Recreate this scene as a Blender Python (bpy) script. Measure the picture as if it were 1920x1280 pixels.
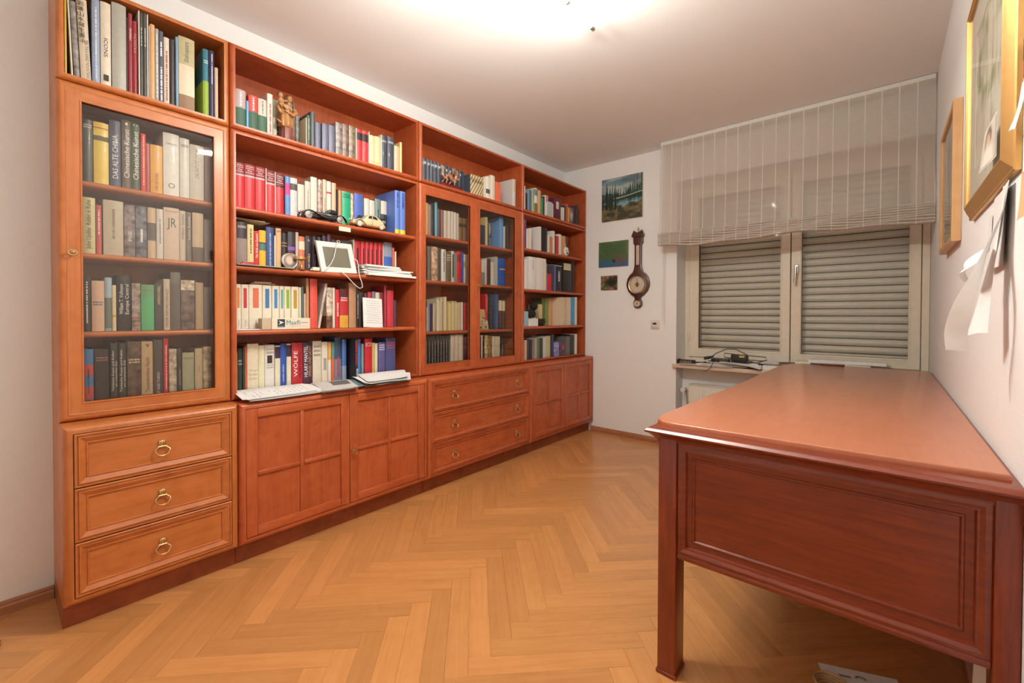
import bpy, bmesh, math, random
import numpy as np
from math import sin, cos, pi, radians as R
from mathutils import Matrix, Vector

for _o in list(bpy.data.objects):
    bpy.data.objects.remove(_o)
scene = bpy.context.scene
COL = scene.collection
random.seed(7)

# ---------------------------------------------------------------- camera, world, light, exposure
CAM = Vector((2.1951, 1.3488, 1.0906))
YAW, PITCH, ROLL, FPX = 0.702, 0.0133, 0.0032, 830.09
_fw = Vector((-sin(YAW), cos(YAW), 0)); _rt = Vector((cos(YAW), sin(YAW), 0)); _up = Vector((0, 0, 1))
FW = _fw * cos(PITCH) - _up * sin(PITCH)
_u2 = _up * cos(PITCH) + _fw * sin(PITCH)
RT = _rt * cos(ROLL) + _u2 * sin(ROLL)
UP = _u2 * cos(ROLL) - _rt * sin(ROLL)
_cd = bpy.data.cameras.new('camera')
_cd.sensor_width = 36.0
_cd.lens = FPX / 1920 * 36.0
_cd.shift_y = (601.79 - 640) / 1920
_cd.clip_start = 0.02
_co = bpy.data.objects.new('camera', _cd)
COL.objects.link(_co)
_m = Matrix((RT, UP, -FW)).transposed().to_4x4()
_m.translation = CAM
_co.matrix_world = _m
scene.camera = _co

scene.view_settings.view_transform = 'Standard'
scene.view_settings.look = 'None'
scene.view_settings.gamma = 1.0
scene.view_settings.use_curve_mapping = False
scene.view_settings.exposure = 0.03
scene.cycles.max_bounces = 8
scene.cycles.diffuse_bounces = 4
scene.cycles.use_light_tree = False
scene.cycles.adaptive_threshold = 0.05
scene.cycles.glossy_bounces = 3
scene.cycles.transparent_max_bounces = 8
scene.cycles.caustics_reflective = False
scene.cycles.caustics_refractive = False
scene.cycles.sample_clamp_indirect = 6.0

_w = bpy.data.worlds.new('night'); scene.world = _w
_w.use_nodes = True
_w.node_tree.nodes['Background'].inputs[0].default_value = (0.02, 0.022, 0.03, 1)
_w.node_tree.nodes['Background'].inputs[1].default_value = 0.2

LAMP_X, LAMP_Z = 1.14, 2.425
LAMP_COL = (1.0, 0.985, 0.90)
LAMP_W = 24.0                                  # watts of each of the three main tubes; the one in view is weaker of the ceiling lamp

# ---------------------------------------------------------------- room numbers (metres)
XL, XR = -0.2473, 2.4075      # left and right wall
YF, YW = 0.55, 5.0455         # wall behind the viewer, window wall
H = 2.50
Y0, Y1, Y2, Y3, Y4 = 1.504, 2.036, 3.061, 4.068, 5.040   # bookcase bays
ZA, ZB, ZC = 0.707, 1.909, 2.282                         # base / middle / top box heights
DL, ZP = 0.089, 0.088                                    # front of the base units, plinth height

# ---------------------------------------------------------------- helpers
def lin(h):
    h = h.lstrip('#')
    o = []
    for i in (0, 2, 4):
        c = int(h[i:i+2], 16) / 255
        o.append(c / 12.92 if c <= .04045 else ((c + .055) / 1.055) ** 2.4)
    return tuple(o)

TINT = (1.04, 1.10, 1.18)     # the photo's colours were taken under warm light: back to surface colour
def alb(h, cap=.86):
    return tuple(min(cap, c * t) for c, t in zip(lin(h), TINT))

def mat(name):
    m = bpy.data.materials.new(name); m.use_nodes = True
    return m, m.node_tree.nodes, m.node_tree.links, m.node_tree.nodes['Principled BSDF']

def plain(name, col, rough=.5, metal=0.0, bump=None, spec=.5, coat=0, tone=.05):
    m, N, L, P = mat(name)
    P.inputs['Base Color'].default_value = (*col, 1)
    P.inputs['Roughness'].default_value = rough
    P.inputs['Metallic'].default_value = metal
    P.inputs['Specular IOR Level'].default_value = spec
    P.inputs['Coat Weight'].default_value = coat
    # fine tonal noise so that no surface is perfectly even
    tc = N.new('ShaderNodeTexCoord'); nz = N.new('ShaderNodeTexNoise'); nz.inputs['Scale'].default_value = 35; nz.inputs['Detail'].default_value = 0
    L.new(tc.outputs['Object'], nz.inputs['Vector'])
    mx = N.new('ShaderNodeMix'); mx.data_type = 'RGBA'
    mx.inputs[6].default_value = (*[c * (1-tone) for c in col], 1); mx.inputs[7].default_value = (*[min(1, c * (1+tone)) for c in col], 1)
    L.new(nz.outputs['Fac'], mx.inputs[0]); L.new(mx.outputs[2], P.inputs['Base Color'])
    if bump:
        n2 = N.new('ShaderNodeTexNoise'); n2.inputs['Scale'].default_value = bump[0]; n2.inputs['Detail'].default_value = 1
        L.new(tc.outputs['Object'], n2.inputs['Vector'])
        b = N.new('ShaderNodeBump'); b.inputs['Strength'].default_value = bump[1]; b.inputs['Distance'].default_value = bump[2]
        L.new(n2.outputs['Fac'], b.inputs['Height']); L.new(b.outputs['Normal'], P.inputs['Normal'])
    return m

def wood(name, c0, c1, c2, axis='Y', rough=.38, scale=1.0, figure=.5, coat=0.0, vary=.12):
    """veneer: c0 dark pores, c1 mean, c2 light; grain runs along axis"""
    m, N, L, P = mat(name)
    tc = N.new('ShaderNodeTexCoord'); mp = N.new('ShaderNodeMapping')
    s = {'X': (1.2, 16, 16), 'Y': (16, 1.2, 16), 'Z': (16, 16, 1.2)}[axis]
    mp.inputs['Scale'].default_value = tuple(v * scale for v in s)
    oi = N.new('ShaderNodeObjectInfo')
    ad = N.new('ShaderNodeVectorMath'); ad.operation = 'ADD'
    cb = N.new('ShaderNodeCombineXYZ'); ml = N.new('ShaderNodeMath'); ml.operation = 'MULTIPLY'; ml.inputs[1].default_value = 7.3
    L.new(oi.outputs['Random'], ml.inputs[0])
    for i in range(3): L.new(ml.outputs[0], cb.inputs[i])
    L.new(tc.outputs['Object'], ad.inputs[0]); L.new(cb.outputs[0], ad.inputs[1])
    L.new(ad.outputs[0], mp.inputs['Vector'])
    n1 = N.new('ShaderNodeTexNoise'); n1.inputs['Scale'].default_value = 3.0; n1.inputs['Detail'].default_value = 4; n1.inputs['Roughness'].default_value = .6; n1.inputs['Distortion'].default_value = .6
    L.new(mp.outputs[0], n1.inputs['Vector'])
    n2 = N.new('ShaderNodeTexNoise'); n2.inputs['Scale'].default_value = 9.0 * scale; n2.inputs['Detail'].default_value = 1; n2.inputs['Distortion'].default_value = 1.5
    L.new(ad.outputs[0], n2.inputs['Vector'])
    mixf = N.new('ShaderNodeMath'); mixf.operation = 'MULTIPLY_ADD'; mixf.inputs[1].default_value = figure
    sc = N.new('ShaderNodeMath'); sc.operation = 'MULTIPLY'; sc.inputs[1].default_value = 1 - figure
    L.new(n1.outputs['Fac'], sc.inputs[0]); L.new(n2.outputs['Fac'], mixf.inputs[0]); L.new(sc.outputs[0], mixf.inputs[2])
    cr = N.new('ShaderNodeValToRGB')
    cr.color_ramp.elements[0].position = .30; cr.color_ramp.elements[0].color = (*c0, 1)
    cr.color_ramp.elements[1].position = .70; cr.color_ramp.elements[1].color = (*c2, 1)
    e = cr.color_ramp.elements.new(.50); e.color = (*c1, 1)
    L.new(mixf.outputs[0], cr.inputs[0])
    hv = N.new('ShaderNodeHueSaturation')
    vr = N.new('ShaderNodeMapRange'); vr.inputs['To Min'].default_value = 1 - vary; vr.inputs['To Max'].default_value = 1 + vary
    L.new(oi.outputs['Random'], vr.inputs[0]); L.new(vr.outputs[0], hv.inputs['Value']); L.new(cr.outputs[0], hv.inputs['Color'])
    L.new(hv.outputs[0], P.inputs['Base Color'])
    P.inputs['Roughness'].default_value = rough
    P.inputs['Coat Weight'].default_value = coat; P.inputs['Coat Roughness'].default_value = .18
    return m

def objcol(name, rough=.5, mottled=False, stripes=False, coat=0):
    """colour comes from the object's own colour"""
    m, N, L, P = mat(name)
    oi = N.new('ShaderNodeObjectInfo'); tc = N.new('ShaderNodeTexCoord')
    nz = N.new('ShaderNodeTexNoise'); nz.inputs['Scale'].default_value = 60 if not mottled else 38; nz.inputs['Detail'].default_value = 2 if mottled else 0
    L.new(tc.outputs['Object'], nz.inputs['Vector'])
    hv = N.new('ShaderNodeHueSaturation'); mr = N.new('ShaderNodeMapRange')
    mr.inputs['From Min'].default_value = .3; mr.inputs['From Max'].default_value = .7
    mr.inputs['To Min'].default_value = .97 if not mottled else .35; mr.inputs['To Max'].default_value = 1.03 if not mottled else 1.6
    L.new(nz.outputs['Fac'], mr.inputs[0])
    if stripes:
        mp = N.new('ShaderNodeMapping'); mp.inputs['Rotation'].default_value = (R(32), 0, 0)
        L.new(tc.outputs['Object'], mp.inputs[0])
        wv = N.new('ShaderNodeTexWave'); wv.bands_direction = 'Y'; wv.inputs['Scale'].default_value = 15; wv.inputs['Distortion'].default_value = .6
        L.new(mp.outputs[0], wv.inputs['Vector']); L.new(wv.outputs['Fac'], mr.inputs[0])
        mr.inputs['To Min'].default_value = .35; mr.inputs['To Max'].default_value = 1.05
    L.new(mr.outputs[0], hv.inputs['Value']); L.new(oi.outputs['Color'], hv.inputs['Color'])
    L.new(hv.outputs[0], P.inputs['Base Color']); P.inputs['Roughness'].default_value = rough
    P.inputs['Coat Weight'].default_value = coat
    return m

def vcol(name, rough=.6):
    m, N, L, P = mat(name)
    a = N.new('ShaderNodeAttribute'); a.attribute_name = 'Col'
    L.new(a.outputs['Color'], P.inputs['Base Color']); P.inputs['Roughness'].default_value = rough
    return m

def glass(name, col=(.93, .93, .9), ior=1.45, haze=0.0, rough=0.02):
    """clear thin pane: see-through plus fresnel reflection"""
    m, N, L, P = mat(name)
    N.remove(P)
    out = N['Material Output']
    tr = N.new('ShaderNodeBsdfTransparent'); tr.inputs[0].default_value = (*col, 1)
    gl = N.new('ShaderNodeBsdfGlossy'); gl.inputs['Roughness'].default_value = rough
    fr = N.new('ShaderNodeFresnel')
    ge = N.new('ShaderNodeNewGeometry'); mi = N.new('ShaderNodeMix')      # same reflectance from both faces of the pane
    mi.inputs[2].default_value = ior; mi.inputs[3].default_value = 1/ior
    L.new(ge.outputs['Backfacing'], mi.inputs[0]); L.new(mi.outputs[0], fr.inputs['IOR'])
    mx = N.new('ShaderNodeMixShader'); L.new(fr.outputs[0], mx.inputs[0]); L.new(tr.outputs[0], mx.inputs[1]); L.new(gl.outputs[0], mx.inputs[2])
    L.new(mx.outputs[0], out.inputs['Surface'])
    return m

def emit(name, col, s):
    m, N, L, P = mat(name)
    P.inputs['Base Color'].default_value = (1, 1, 1, 1)
    P.inputs['Emission Color'].default_value = (*col, 1); P.inputs['Emission Strength'].default_value = s
    return m

class MB:
    def __init__(s): s.v = []; s.f = []
    def add(s, v, f):
        k = len(s.v); s.v += [tuple(p) for p in v]; s.f += [tuple(i + k for i in q) for q in f]; return s
    def box(s, x0, x1, y0, y1, z0, z1):
        return s.add([(x0,y0,z0),(x1,y0,z0),(x1,y1,z0),(x0,y1,z0),(x0,y0,z1),(x1,y0,z1),(x1,y1,z1),(x0,y1,z1)],
                     [(0,3,2,1),(4,5,6,7),(0,1,5,4),(1,2,6,5),(2,3,7,6),(3,0,4,7)])
    def bbox(s, x0, x1, y0, y1, z0, z1, b=.003, seg=2):
        bm = bmesh.new(); bmesh.ops.create_cube(bm, size=1)
        for v in bm.verts:
            v.co = Vector(((x0+x1)/2 + v.co.x*(x1-x0), (y0+y1)/2 + v.co.y*(y1-y0), (z0+z1)/2 + v.co.z*(z1-z0)))
        b = min(b, .45 * min(abs(x1-x0), abs(y1-y0), abs(z1-z0)))
        bmesh.ops.bevel(bm, geom=bm.edges[:], offset=b, segments=seg, affect='EDGES', profile=.5)
        return s.addbm(bm)
    def addbm(s, bm):
        bm.verts.index_update()
        s.add([v.co[:] for v in bm.verts], [[v.index for v in f.verts] for f in bm.faces]); bm.free(); return s
    def ring(s, mp, a0, b0, a1, b1, prof, cap=False, back=False):
        """sweep profile (inset d, height c) round a rectangle with mitred corners; mp maps (a,b,c) to xyz"""
        vs = []; fs = []
        for d, c in prof:
            vs += [mp(a0+d, b0+d, c), mp(a1-d, b0+d, c), mp(a1-d, b1-d, c), mp(a0+d, b1-d, c)]
        n = len(prof)
        for i in range(n - 1):
            for j in range(4):
                k = (j + 1) % 4
                fs.append((i*4+j, i*4+k, (i+1)*4+k, (i+1)*4+j))
        if cap: fs.append(tuple((n-1)*4 + j for j in range(4)))
        if back: fs.append((3, 2, 1, 0))
        return s.add(vs, fs)
    def ring2(s, mp, stages):
        """like ring, but every stage gives its own rectangle: (a0, b0, a1, b1, c)"""
        vs = []; fs = []
        for a0, b0, a1, b1, c in stages:
            vs += [mp(a0, b0, c), mp(a1, b0, c), mp(a1, b1, c), mp(a0, b1, c)]
        for i in range(len(stages)-1):
            for j in range(4):
                k = (j+1) % 4; fs.append((i*4+j, i*4+k, (i+1)*4+k, (i+1)*4+j))
        return s.add(vs, fs)
    def prism(s, poly, mp, c0, c1):
        n = len(poly)
        vs = [mp(a, b, c0) for a, b in poly] + [mp(a, b, c1) for a, b in poly]
        fs = [tuple(range(n-1, -1, -1)), tuple(range(n, 2*n))] + [(i, (i+1) % n, n+(i+1) % n, n+i) for i in range(n)]
        return s.add(vs, fs)
    def tube(s, pts, r, n=8, closed=False, cap=True):
        pts = [Vector(p) for p in pts]; k = len(pts)
        rr = r if isinstance(r, (list, tuple)) else [r] * k
        vs = []; fs = []; prev = None
        for i, p in enumerate(pts):
            if closed: t = pts[(i+1) % k] - pts[i-1]
            else: t = pts[min(i+1, k-1)] - pts[max(i-1, 0)]
            t.normalize()
            if prev is None:
                a = Vector((0, 0, 1)) if abs(t.z) < .9 else Vector((1, 0, 0))
                nrm = t.cross(a).normalized()
            else:
                nrm = (prev - t * prev.dot(t)).normalized()
            prev = nrm; bn = t.cross(nrm)
            for j in range(n):
                q = 2 * pi * j / n
                vs.append(p + (nrm * cos(q) + bn * sin(q)) * rr[i])
        m = k if closed else k - 1
        for i in range(m):
            for j in range(n):
                a, b = i*n + j, i*n + (j+1) % n
                c, d = ((i+1) % k)*n + (j+1) % n, ((i+1) % k)*n + j
                fs.append((a, b, c, d))
        if cap and not closed:
            fs.append(tuple(range(n-1, -1, -1))); fs.append(tuple((k-1)*n + j for j in range(n)))
        return s.add(vs, fs)
    def lathe(s, prof, mp, n=24, fold=None, caps=True):
        """prof: (radius, height); mp maps (a,b,h)"""
        vs = []; fs = []; k = len(prof)
        for i, (r, h) in enumerate(prof):
            for j in range(n):
                q = 2*pi*j/n; f = fold(q, i/(k-1)) if fold else 1
                vs.append(mp(r*f*cos(q), r*f*sin(q), h))
        for i in range(k-1):
            for j in range(n):
                fs.append((i*n+j, i*n+(j+1) % n, (i+1)*n+(j+1) % n, (i+1)*n+j))
        if caps: fs.append(tuple(range(n-1, -1, -1))); fs.append(tuple((k-1)*n+j for j in range(n)))
        return s.add(vs, fs)
    def ball(s, c, r, n=14, m=9, rot=None):
        if not isinstance(r, (tuple, list)): r = (r, r, r)
        vs = []; fs = []
        for i in range(m+1):
            t = pi*i/m
            for j in range(n):
                q = 2*pi*j/n
                p = Vector((r[0]*sin(t)*cos(q), r[1]*sin(t)*sin(q), r[2]*cos(t)))
                if rot is not None: p = rot @ p
                vs.append(p + Vector(c))
        for i in range(m):
            for j in range(n): fs.append((i*n+j, (i+1)*n+j, (i+1)*n+(j+1) % n, i*n+(j+1) % n))
        return s.add(vs, fs)
    def grid(s, fn, nu, nv):
        vs = [fn(i/nu, j/nv) for j in range(nv+1) for i in range(nu+1)]
        fs = [(j*(nu+1)+i, j*(nu+1)+i+1, (j+1)*(nu+1)+i+1, (j+1)*(nu+1)+i) for j in range(nv) for i in range(nu)]
        return s.add(vs, fs)
    def mesh(s, name, m=None, off=(0, 0, 0), smooth=None):
        me = bpy.data.meshes.new(name)
        ox, oy, oz = off
        me.from_pydata([(x-ox, y-oy, z-oz) for x, y, z in s.v], [], s.f)
        if smooth:
            me.polygons.foreach_set('use_smooth', [True]*len(me.polygons))
            me.set_sharp_from_angle(angle=R(smooth))
        if m: me.materials.append(m)
        me.update()
        return me

def link(name, me, parent=None):
    o = bpy.data.objects.new(name, me); COL.objects.link(o)
    if parent: o.parent = parent
    return o

def thing(name, label, cat, loc=(0, 0, 0), group=None, rz=0):
    o = bpy.data.objects.new(name, None); COL.objects.link(o)
    o.empty_display_size = .05; o.location = loc; o.rotation_euler = (0, 0, rz)
    o['label'] = label; o['category'] = cat
    if group: o['group'] = group
    o['_l'] = list(loc)
    return o

def part(T, name, mb, m, smooth=35, parent=None, off=None, color=None):
    """a part in world coordinates; T is the thing (its location is taken off)"""
    o = link(name, mb.mesh(name, m, off if off is not None else T['_l'], smooth), parent or T)
    if color: o.color = (*color, 1)
    return o

def solo(name, mb, m, label, cat, loc=(0, 0, 0), smooth=35, group=None, color=None):
    o = link(name, mb.mesh(name, m, loc, smooth)); o.location = loc
    o['label'] = label; o['category'] = cat; o['_l'] = list(loc)
    if group: o['group'] = group
    if color: o.color = (*color, 1)
    return o

def struct(name, mb, m, smooth=None):
    o = link(name, mb.mesh(name, m, (0, 0, 0), smooth)); o['kind'] = 'structure'; o['_l'] = [0, 0, 0]
    return o

PX = lambda a, b, c: (c, a, b)         # facing +X : a along Y, b up
PYm = lambda a, b, c: (a, YW - c, b)   # on the window wall facing the room: c = distance from the wall
PXr = lambda a, b, c: (XR - c, a, b)   # on the right wall: c = distance from the wall
PZ = lambda a, b, c: (a, b, c)

def picture(name, parent, mp, a0, a1, b0, b1, c, fn, n, m, off=(0, 0, 0)):
    """flat print: fn(u,v) -> rgb arrays"""
    nu, nv = n
    u, v = np.meshgrid(np.linspace(0, 1, nu+1), np.linspace(0, 1, nv+1))
    mb = MB().grid(lambda s, t: mp(a0+(a1-a0)*s, b0+(b1-b0)*t, c), nu, nv)
    me = mb.mesh(name, m, off)
    rgb = fn(u.ravel(), v.ravel())
    ca = me.color_attributes.new('Col', 'FLOAT_COLOR', 'POINT')
    buf = np.ones((len(me.vertices), 4), dtype=np.float32); buf[:, :3] = np.clip(rgb, 0, 1)
    ca.data.foreach_set('color', buf.ravel())
    return link(name, me, parent)

def vnoise(x, y, seed=0):
    """smooth value noise on arrays"""
    xi, yi = np.floor(x).astype(int), np.floor(y).astype(int); xf, yf = x-xi, y-yi
    xf = xf*xf*(3-2*xf); yf = yf*yf*(3-2*yf)
    def h(a, b):
        n = (a*374761393 + b*668265263 + seed*1442695041) & 0x7fffffff
        n = ((n ^ (n >> 13)) * 1274126177) & 0x7fffffff
        return (n % 10007) / 10007.0
    return (h(xi, yi)*(1-xf)+h(xi+1, yi)*xf)*(1-yf) + (h(xi, yi+1)*(1-xf)+h(xi+1, yi+1)*xf)*yf

TEXTS = []
def text(name, s, parent, mtx, w, h, m, color=None, center=True):
    """flat lettering fitted into w x h; mtx places its centre (x right, y up)"""
    cu = bpy.data.curves.new(name, 'FONT'); cu.body = s; cu.size = 1.0; cu.resolution_u = 2
    cu.align_x = 'CENTER'; cu.align_y = 'CENTER'; cu.extrude = 0
    o = bpy.data.objects.new('tmp_text', cu); COL.objects.link(o)
    TEXTS.append((o, name, parent, mtx, w, h, m, color))

def finish_texts():
    bpy.context.view_layer.update()
    dg = bpy.context.evaluated_depsgraph_get()
    for o, name, parent, mtx, w, h, m, color in TEXTS:
        me = bpy.data.meshes.new_from_object(o.evaluated_get(dg))
        if len(me.vertices) == 0:
            continue
        co = np.empty(len(me.vertices)*3, dtype=np.float32); me.vertices.foreach_get('co', co); co = co.reshape(-1, 3)
        lo, hi = co.min(0), co.max(0); sz = np.maximum(hi-lo, 1e-6)
        sx = min(w/sz[0], 2.2*h/sz[1]); sy = min(h/sz[1], 1.6*sx); sx = min(sx, 1.5*sy)
        co = (co - (lo+hi)/2) * np.array([sx, sy, 0])
        M = np.array(mtx); co = co @ M[:3, :3].T + M[:3, 3]
        me.vertices.foreach_set('co', co.astype(np.float32).ravel()); me.update()
        me.materials.clear(); me.materials.append(m); me.name = name
        q = link(name, me, parent)
        if color: q.color = (*color, 1)
    for t in TEXTS:
        cu = t[0].data; bpy.data.objects.remove(t[0]); bpy.data.curves.remove(cu)

# ---------------------------------------------------------------- materials
def hx(*h): return [lin(x) for x in h]
RED3 = ((.34, .062, .017), (.44, .094, .028), (.50, .122, .040))
CASE_Y = wood('cherry_veneer_horizontal', *RED3, 'Y', .40, 1.0, .45, .12, .05)
CASE_Z = wood('cherry_veneer_vertical', *RED3, 'Z', .40, 1.0, .45, .12, .05)
CASE_X = wood('cherry_veneer_depth', *RED3, 'X', .36, 1.0, .4, .15, .05)
HON3 = ((.41, .112, .024), (.50, .152, .038), (.56, .185, .052))      # lighter, more golden tone for the first bay
HONEY_Y = wood('golden_cherry_horizontal', *HON3, 'Y', .40, 1.0, .45, .12, .05)
HONEY_Z = wood('golden_cherry_vertical', *HON3, 'Z', .40, 1.0, .45, .12, .05)
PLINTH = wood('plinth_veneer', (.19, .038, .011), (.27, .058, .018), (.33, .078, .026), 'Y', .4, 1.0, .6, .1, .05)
OAK3 = ((.50, .210, .062), (.57, .250, .080), (.61, .285, .100))
OAK = wood('oak_parquet', *OAK3, 'X', .30, 1.0, .25, .25, .12)
OAKF = wood('oak_parquet_field', *OAK3, 'Y', .30, 1.0, .5, .25, .05)
SKIRT = wood('skirting_wood', (.30, .11, .045), (.40, .16, .07), (.46, .20, .09), 'Y', .4, 1.0, .3, .1, .03)
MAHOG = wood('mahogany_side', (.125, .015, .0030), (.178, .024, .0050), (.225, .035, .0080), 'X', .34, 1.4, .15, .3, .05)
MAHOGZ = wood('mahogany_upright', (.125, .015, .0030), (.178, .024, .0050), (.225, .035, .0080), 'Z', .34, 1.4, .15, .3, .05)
MAHOGT = wood('mahogany_top_sheen', (.44, .145, .070), (.48, .165, .082), (.51, .185, .094), 'Y', .34, .8, .3, .45, .03)  # same wood as the sides; ceiling sheen is mixed into this paler colour
WALL = plain('white_textured_wall', (.89, .885, .875), .85, bump=(210, .22, .003), spec=.2, tone=.008)
CEIL = plain('ceiling_paint', (.90, .895, .885), .9, spec=.15, tone=.004)
JOINT = plain('parquet_joint', (.24, .10, .035), .7)
CREAM = plain('cream_window_paint', (.74, .66, .53), .35, spec=.4)
PLASTER = plain('niche_plaster', (.70, .64, .56), .8, bump=(190, .3, .003))
SILLM = plain('beige_stone_sill', (.68, .54, .42), .3)
SLATM = plain('shutter_slat_paint', (.78, .74, .66), .32)
RADI = plain('radiator_enamel', (.78, .74, .64), .35)
BRASS = plain('brass', (.62, .42, .20), .28, 1.0)
STEEL = plain('brushed_metal', (.70, .66, .60), .3, 1.0)
GOLD = plain('gilt_frame', (.66, .38, .13), .38, .75, bump=(90, .1, .002))
PINE = wood('light_frame_wood', (.50, .27, .11), (.58, .33, .145), (.64, .38, .18), 'Z', .4, 1.0, .3, .1, .03)
PAPER = plain('white_paper', (.82, .80, .78), .75)
PAPER2 = plain('cream_paper', (.78, .70, .55), .75)
NEWS = plain('newsprint', (.60, .56, .52), .85)
INK = plain('grey_ink', (.22, .21, .21), .8)
BLACK = plain('black_plastic', (.020, .019, .019), .4)
BLACKG = plain('black_gloss_paint', (.018, .019, .022), .12, coat=.6)
RUBBER = plain('dark_rubber', (.03, .028, .026), .6)
WPLAST = plain('white_plastic', (.76, .74, .70), .3)
PANE = glass('clear_pane', (.95, .94, .92), 1.5)
PANE_P = glass('picture_pane', (.98, .98, .97), 1.06)
PANE_W = glass('window_pane', (.93, .93, .91), 1.5)
BOOK = objcol('book_cover', .42, coat=.15)
BOOKM = objcol('book_cover_photo', .35, mottled=True, coat=.25)
BOOKS_ = objcol('book_cover_striped', .5, stripes=True)
PRINT = objcol('print_ink', .55)
PAGES = plain('page_edges', (.72, .64, .50), .8, bump=(400, .3, .001))
VC = vcol('printed_picture', .55)

# ================================================================ the room
struct('wall_left', MB().box(XL-.15, XL, YF, YW+.3, 0, H), WALL)
struct('wall_right', MB().box(XR, XR+.15, YF-.15, YW+.3, 0, H), WALL)
struct('wall_front', MB().box(XL-.15, XR, YF-.15, YF, 0, H), WALL)
NX = 0.86                                    # left edge of the window niche
struct('wall_back', MB().box(XL-.15, NX, YW, YW+.34, 0, H), WALL)
struct('wall_lintel', MB().box(NX, XR+.15, YW, YW+.34, 2.20, H), WALL)
struct('wall_niche', MB().box(NX, XR+.15, YW+.16, YW+.34, 0, .655), WALL)
struct('ceiling', MB().box(XL-.15, XR+.15, YF-.15, YW+.34, H, H+.1), CEIL)

# floor: slab with a herringbone of oak planks laid at 45 degrees
FLOOR = struct('floor', MB().box(XL-.15, XR+.15, YF-.15, YW+.34, -.12, -.006), JOINT)
PW, PL = 0.0722, 0.5054
A0, B0 = 2.487 - 7*PW, .802 + 6*PW           # phase of the pattern
S2 = math.sqrt(.5)
def ab(a, b): return ((a-b)*S2, (a+b)*S2)
def clip(poly, x0, x1, y0, y1):
    def cut(p, f, g):
        o = []
        for i in range(len(p)):
            a, b = p[i-1], p[i]; fa, fb = f(a), f(b)
            if fa >= 0: 
                if fb < 0: o.append(g(a, b, fa, fb))
                else: o.append(b)
            elif fb >= 0: o.append(g(a, b, fa, fb)); o.append(b)
        return o
    g = lambda a, b, fa, fb: (a[0]+(b[0]-a[0])*fa/(fa-fb), a[1]+(b[1]-a[1])*fa/(fa-fb))
    for f in (lambda p: p[0]-x0, lambda p: x1-p[0], lambda p: p[1]-y0, lambda p: y1-p[1]):
        if poly: poly = cut(poly, f, g)
    return poly
def proj(x, y, z):
    v = Vector((x, y, z)) - CAM; d = v.dot(FW)
    if d < .15: return None
    return 960 + FPX*v.dot(RT)/d, 601.79 - FPX*v.dot(UP)/d
def parea(poly):
    q = [proj(x, y, 0) for x, y in poly]
    if any(p is None for p in q): return 0
    q = [(min(max(u, -200), 2100), min(max(v, 0), 1285)) for u, v in q]
    return abs(sum(q[i-1][0]*q[i][1]-q[i][0]*q[i-1][1] for i in range(len(q))))/2
planks = []
g = .0002
for k in range(-80, 120):
    for j in range(-8, 9):
        for vert in (0, 1):
            if not vert: a0, b0, la, lb = A0+(k+7*j)*PW, B0+(k-7*j)*PW, PL, PW
            else: a0, b0, la, lb = A0+(7+k+7*j)*PW, B0+(k+1-7-7*j)*PW, PW, PL
            full = [(a0+g, b0+g), (a0+la-g, b0+g), (a0+la-g, b0+lb-g), (a0+g, b0+lb-g)]
            full = [ab(*p) for p in full]
            if max(p[0] for p in full) < XL or min(p[0] for p in full) > XR or max(p[1] for p in full) < YF or min(p[1] for p in full) > YW+.16: continue
            c = clip(full, XL, XR, YF, YW+.16)
            if len(c) < 3: continue
            ar = abs(sum(c[i-1][0]*c[i][1]-c[i][0]*c[i-1][1] for i in range(len(c))))/2
            if ar < 2e-4: continue
            hidden = all(p[0] < .0 and p[1] > 1.52 for p in c)
            planks.append((0 if hidden else parea(c), c, ab(a0+la/2, b0+lb/2), vert, abs(ar-la*lb) < 3e-4))
planks.sort(key=lambda p: -p[0])
def plank_mesh(poly):
    mb = MB(); n = len(poly); c = (sum(p[0] for p in poly)/n, sum(p[1] for p in poly)/n)
    b = .0005
    def ins(p):
        d = Vector((c[0]-p[0], c[1]-p[1])); d.normalize(); return (p[0]+d.x*b*1.4, p[1]+d.y*b*1.4)
    top = [(*ins(p), 0) for p in poly]; mid = [(*p, -b) for p in poly]; bot = [(*p, -.006) for p in poly]
    fs = [tuple(range(n))] + [(n+i, n+(i+1) % n, (i+1) % n, i) for i in range(n)] + [(2*n+i, 2*n+(i+1) % n, n+(i+1) % n, n+i) for i in range(n)]
    return mb.add(top+mid+bot, fs)
_fullm = plank_mesh([(-PL/2+g, -PW/2+g), (PL/2-g, -PW/2+g), (PL/2-g, PW/2-g), (-PL/2+g, PW/2-g)]).mesh('plank', OAK)
_rest = MB()
for i, (pa, c, ctr, vert, whole) in enumerate(planks):
    ang = R(45 if not vert else 135)
    if i < 300 and pa > 0:
        if whole: me = _fullm
        else:
            ca, sa = cos(-ang), sin(-ang)
            me = plank_mesh([((p[0]-ctr[0])*ca-(p[1]-ctr[1])*sa, (p[0]-ctr[0])*sa+(p[1]-ctr[1])*ca) for p in c]).mesh('plank', OAK)
        o = link('plank', me, FLOOR); o.location = (*ctr, 0); o.rotation_euler = (0, 0, ang)
    else:
        mb = plank_mesh(c); _rest.add(mb.v, mb.f)
o = link('plank_field', _rest.mesh('plank_field', OAKF), FLOOR); o['kind'] = 'stuff'

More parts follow.
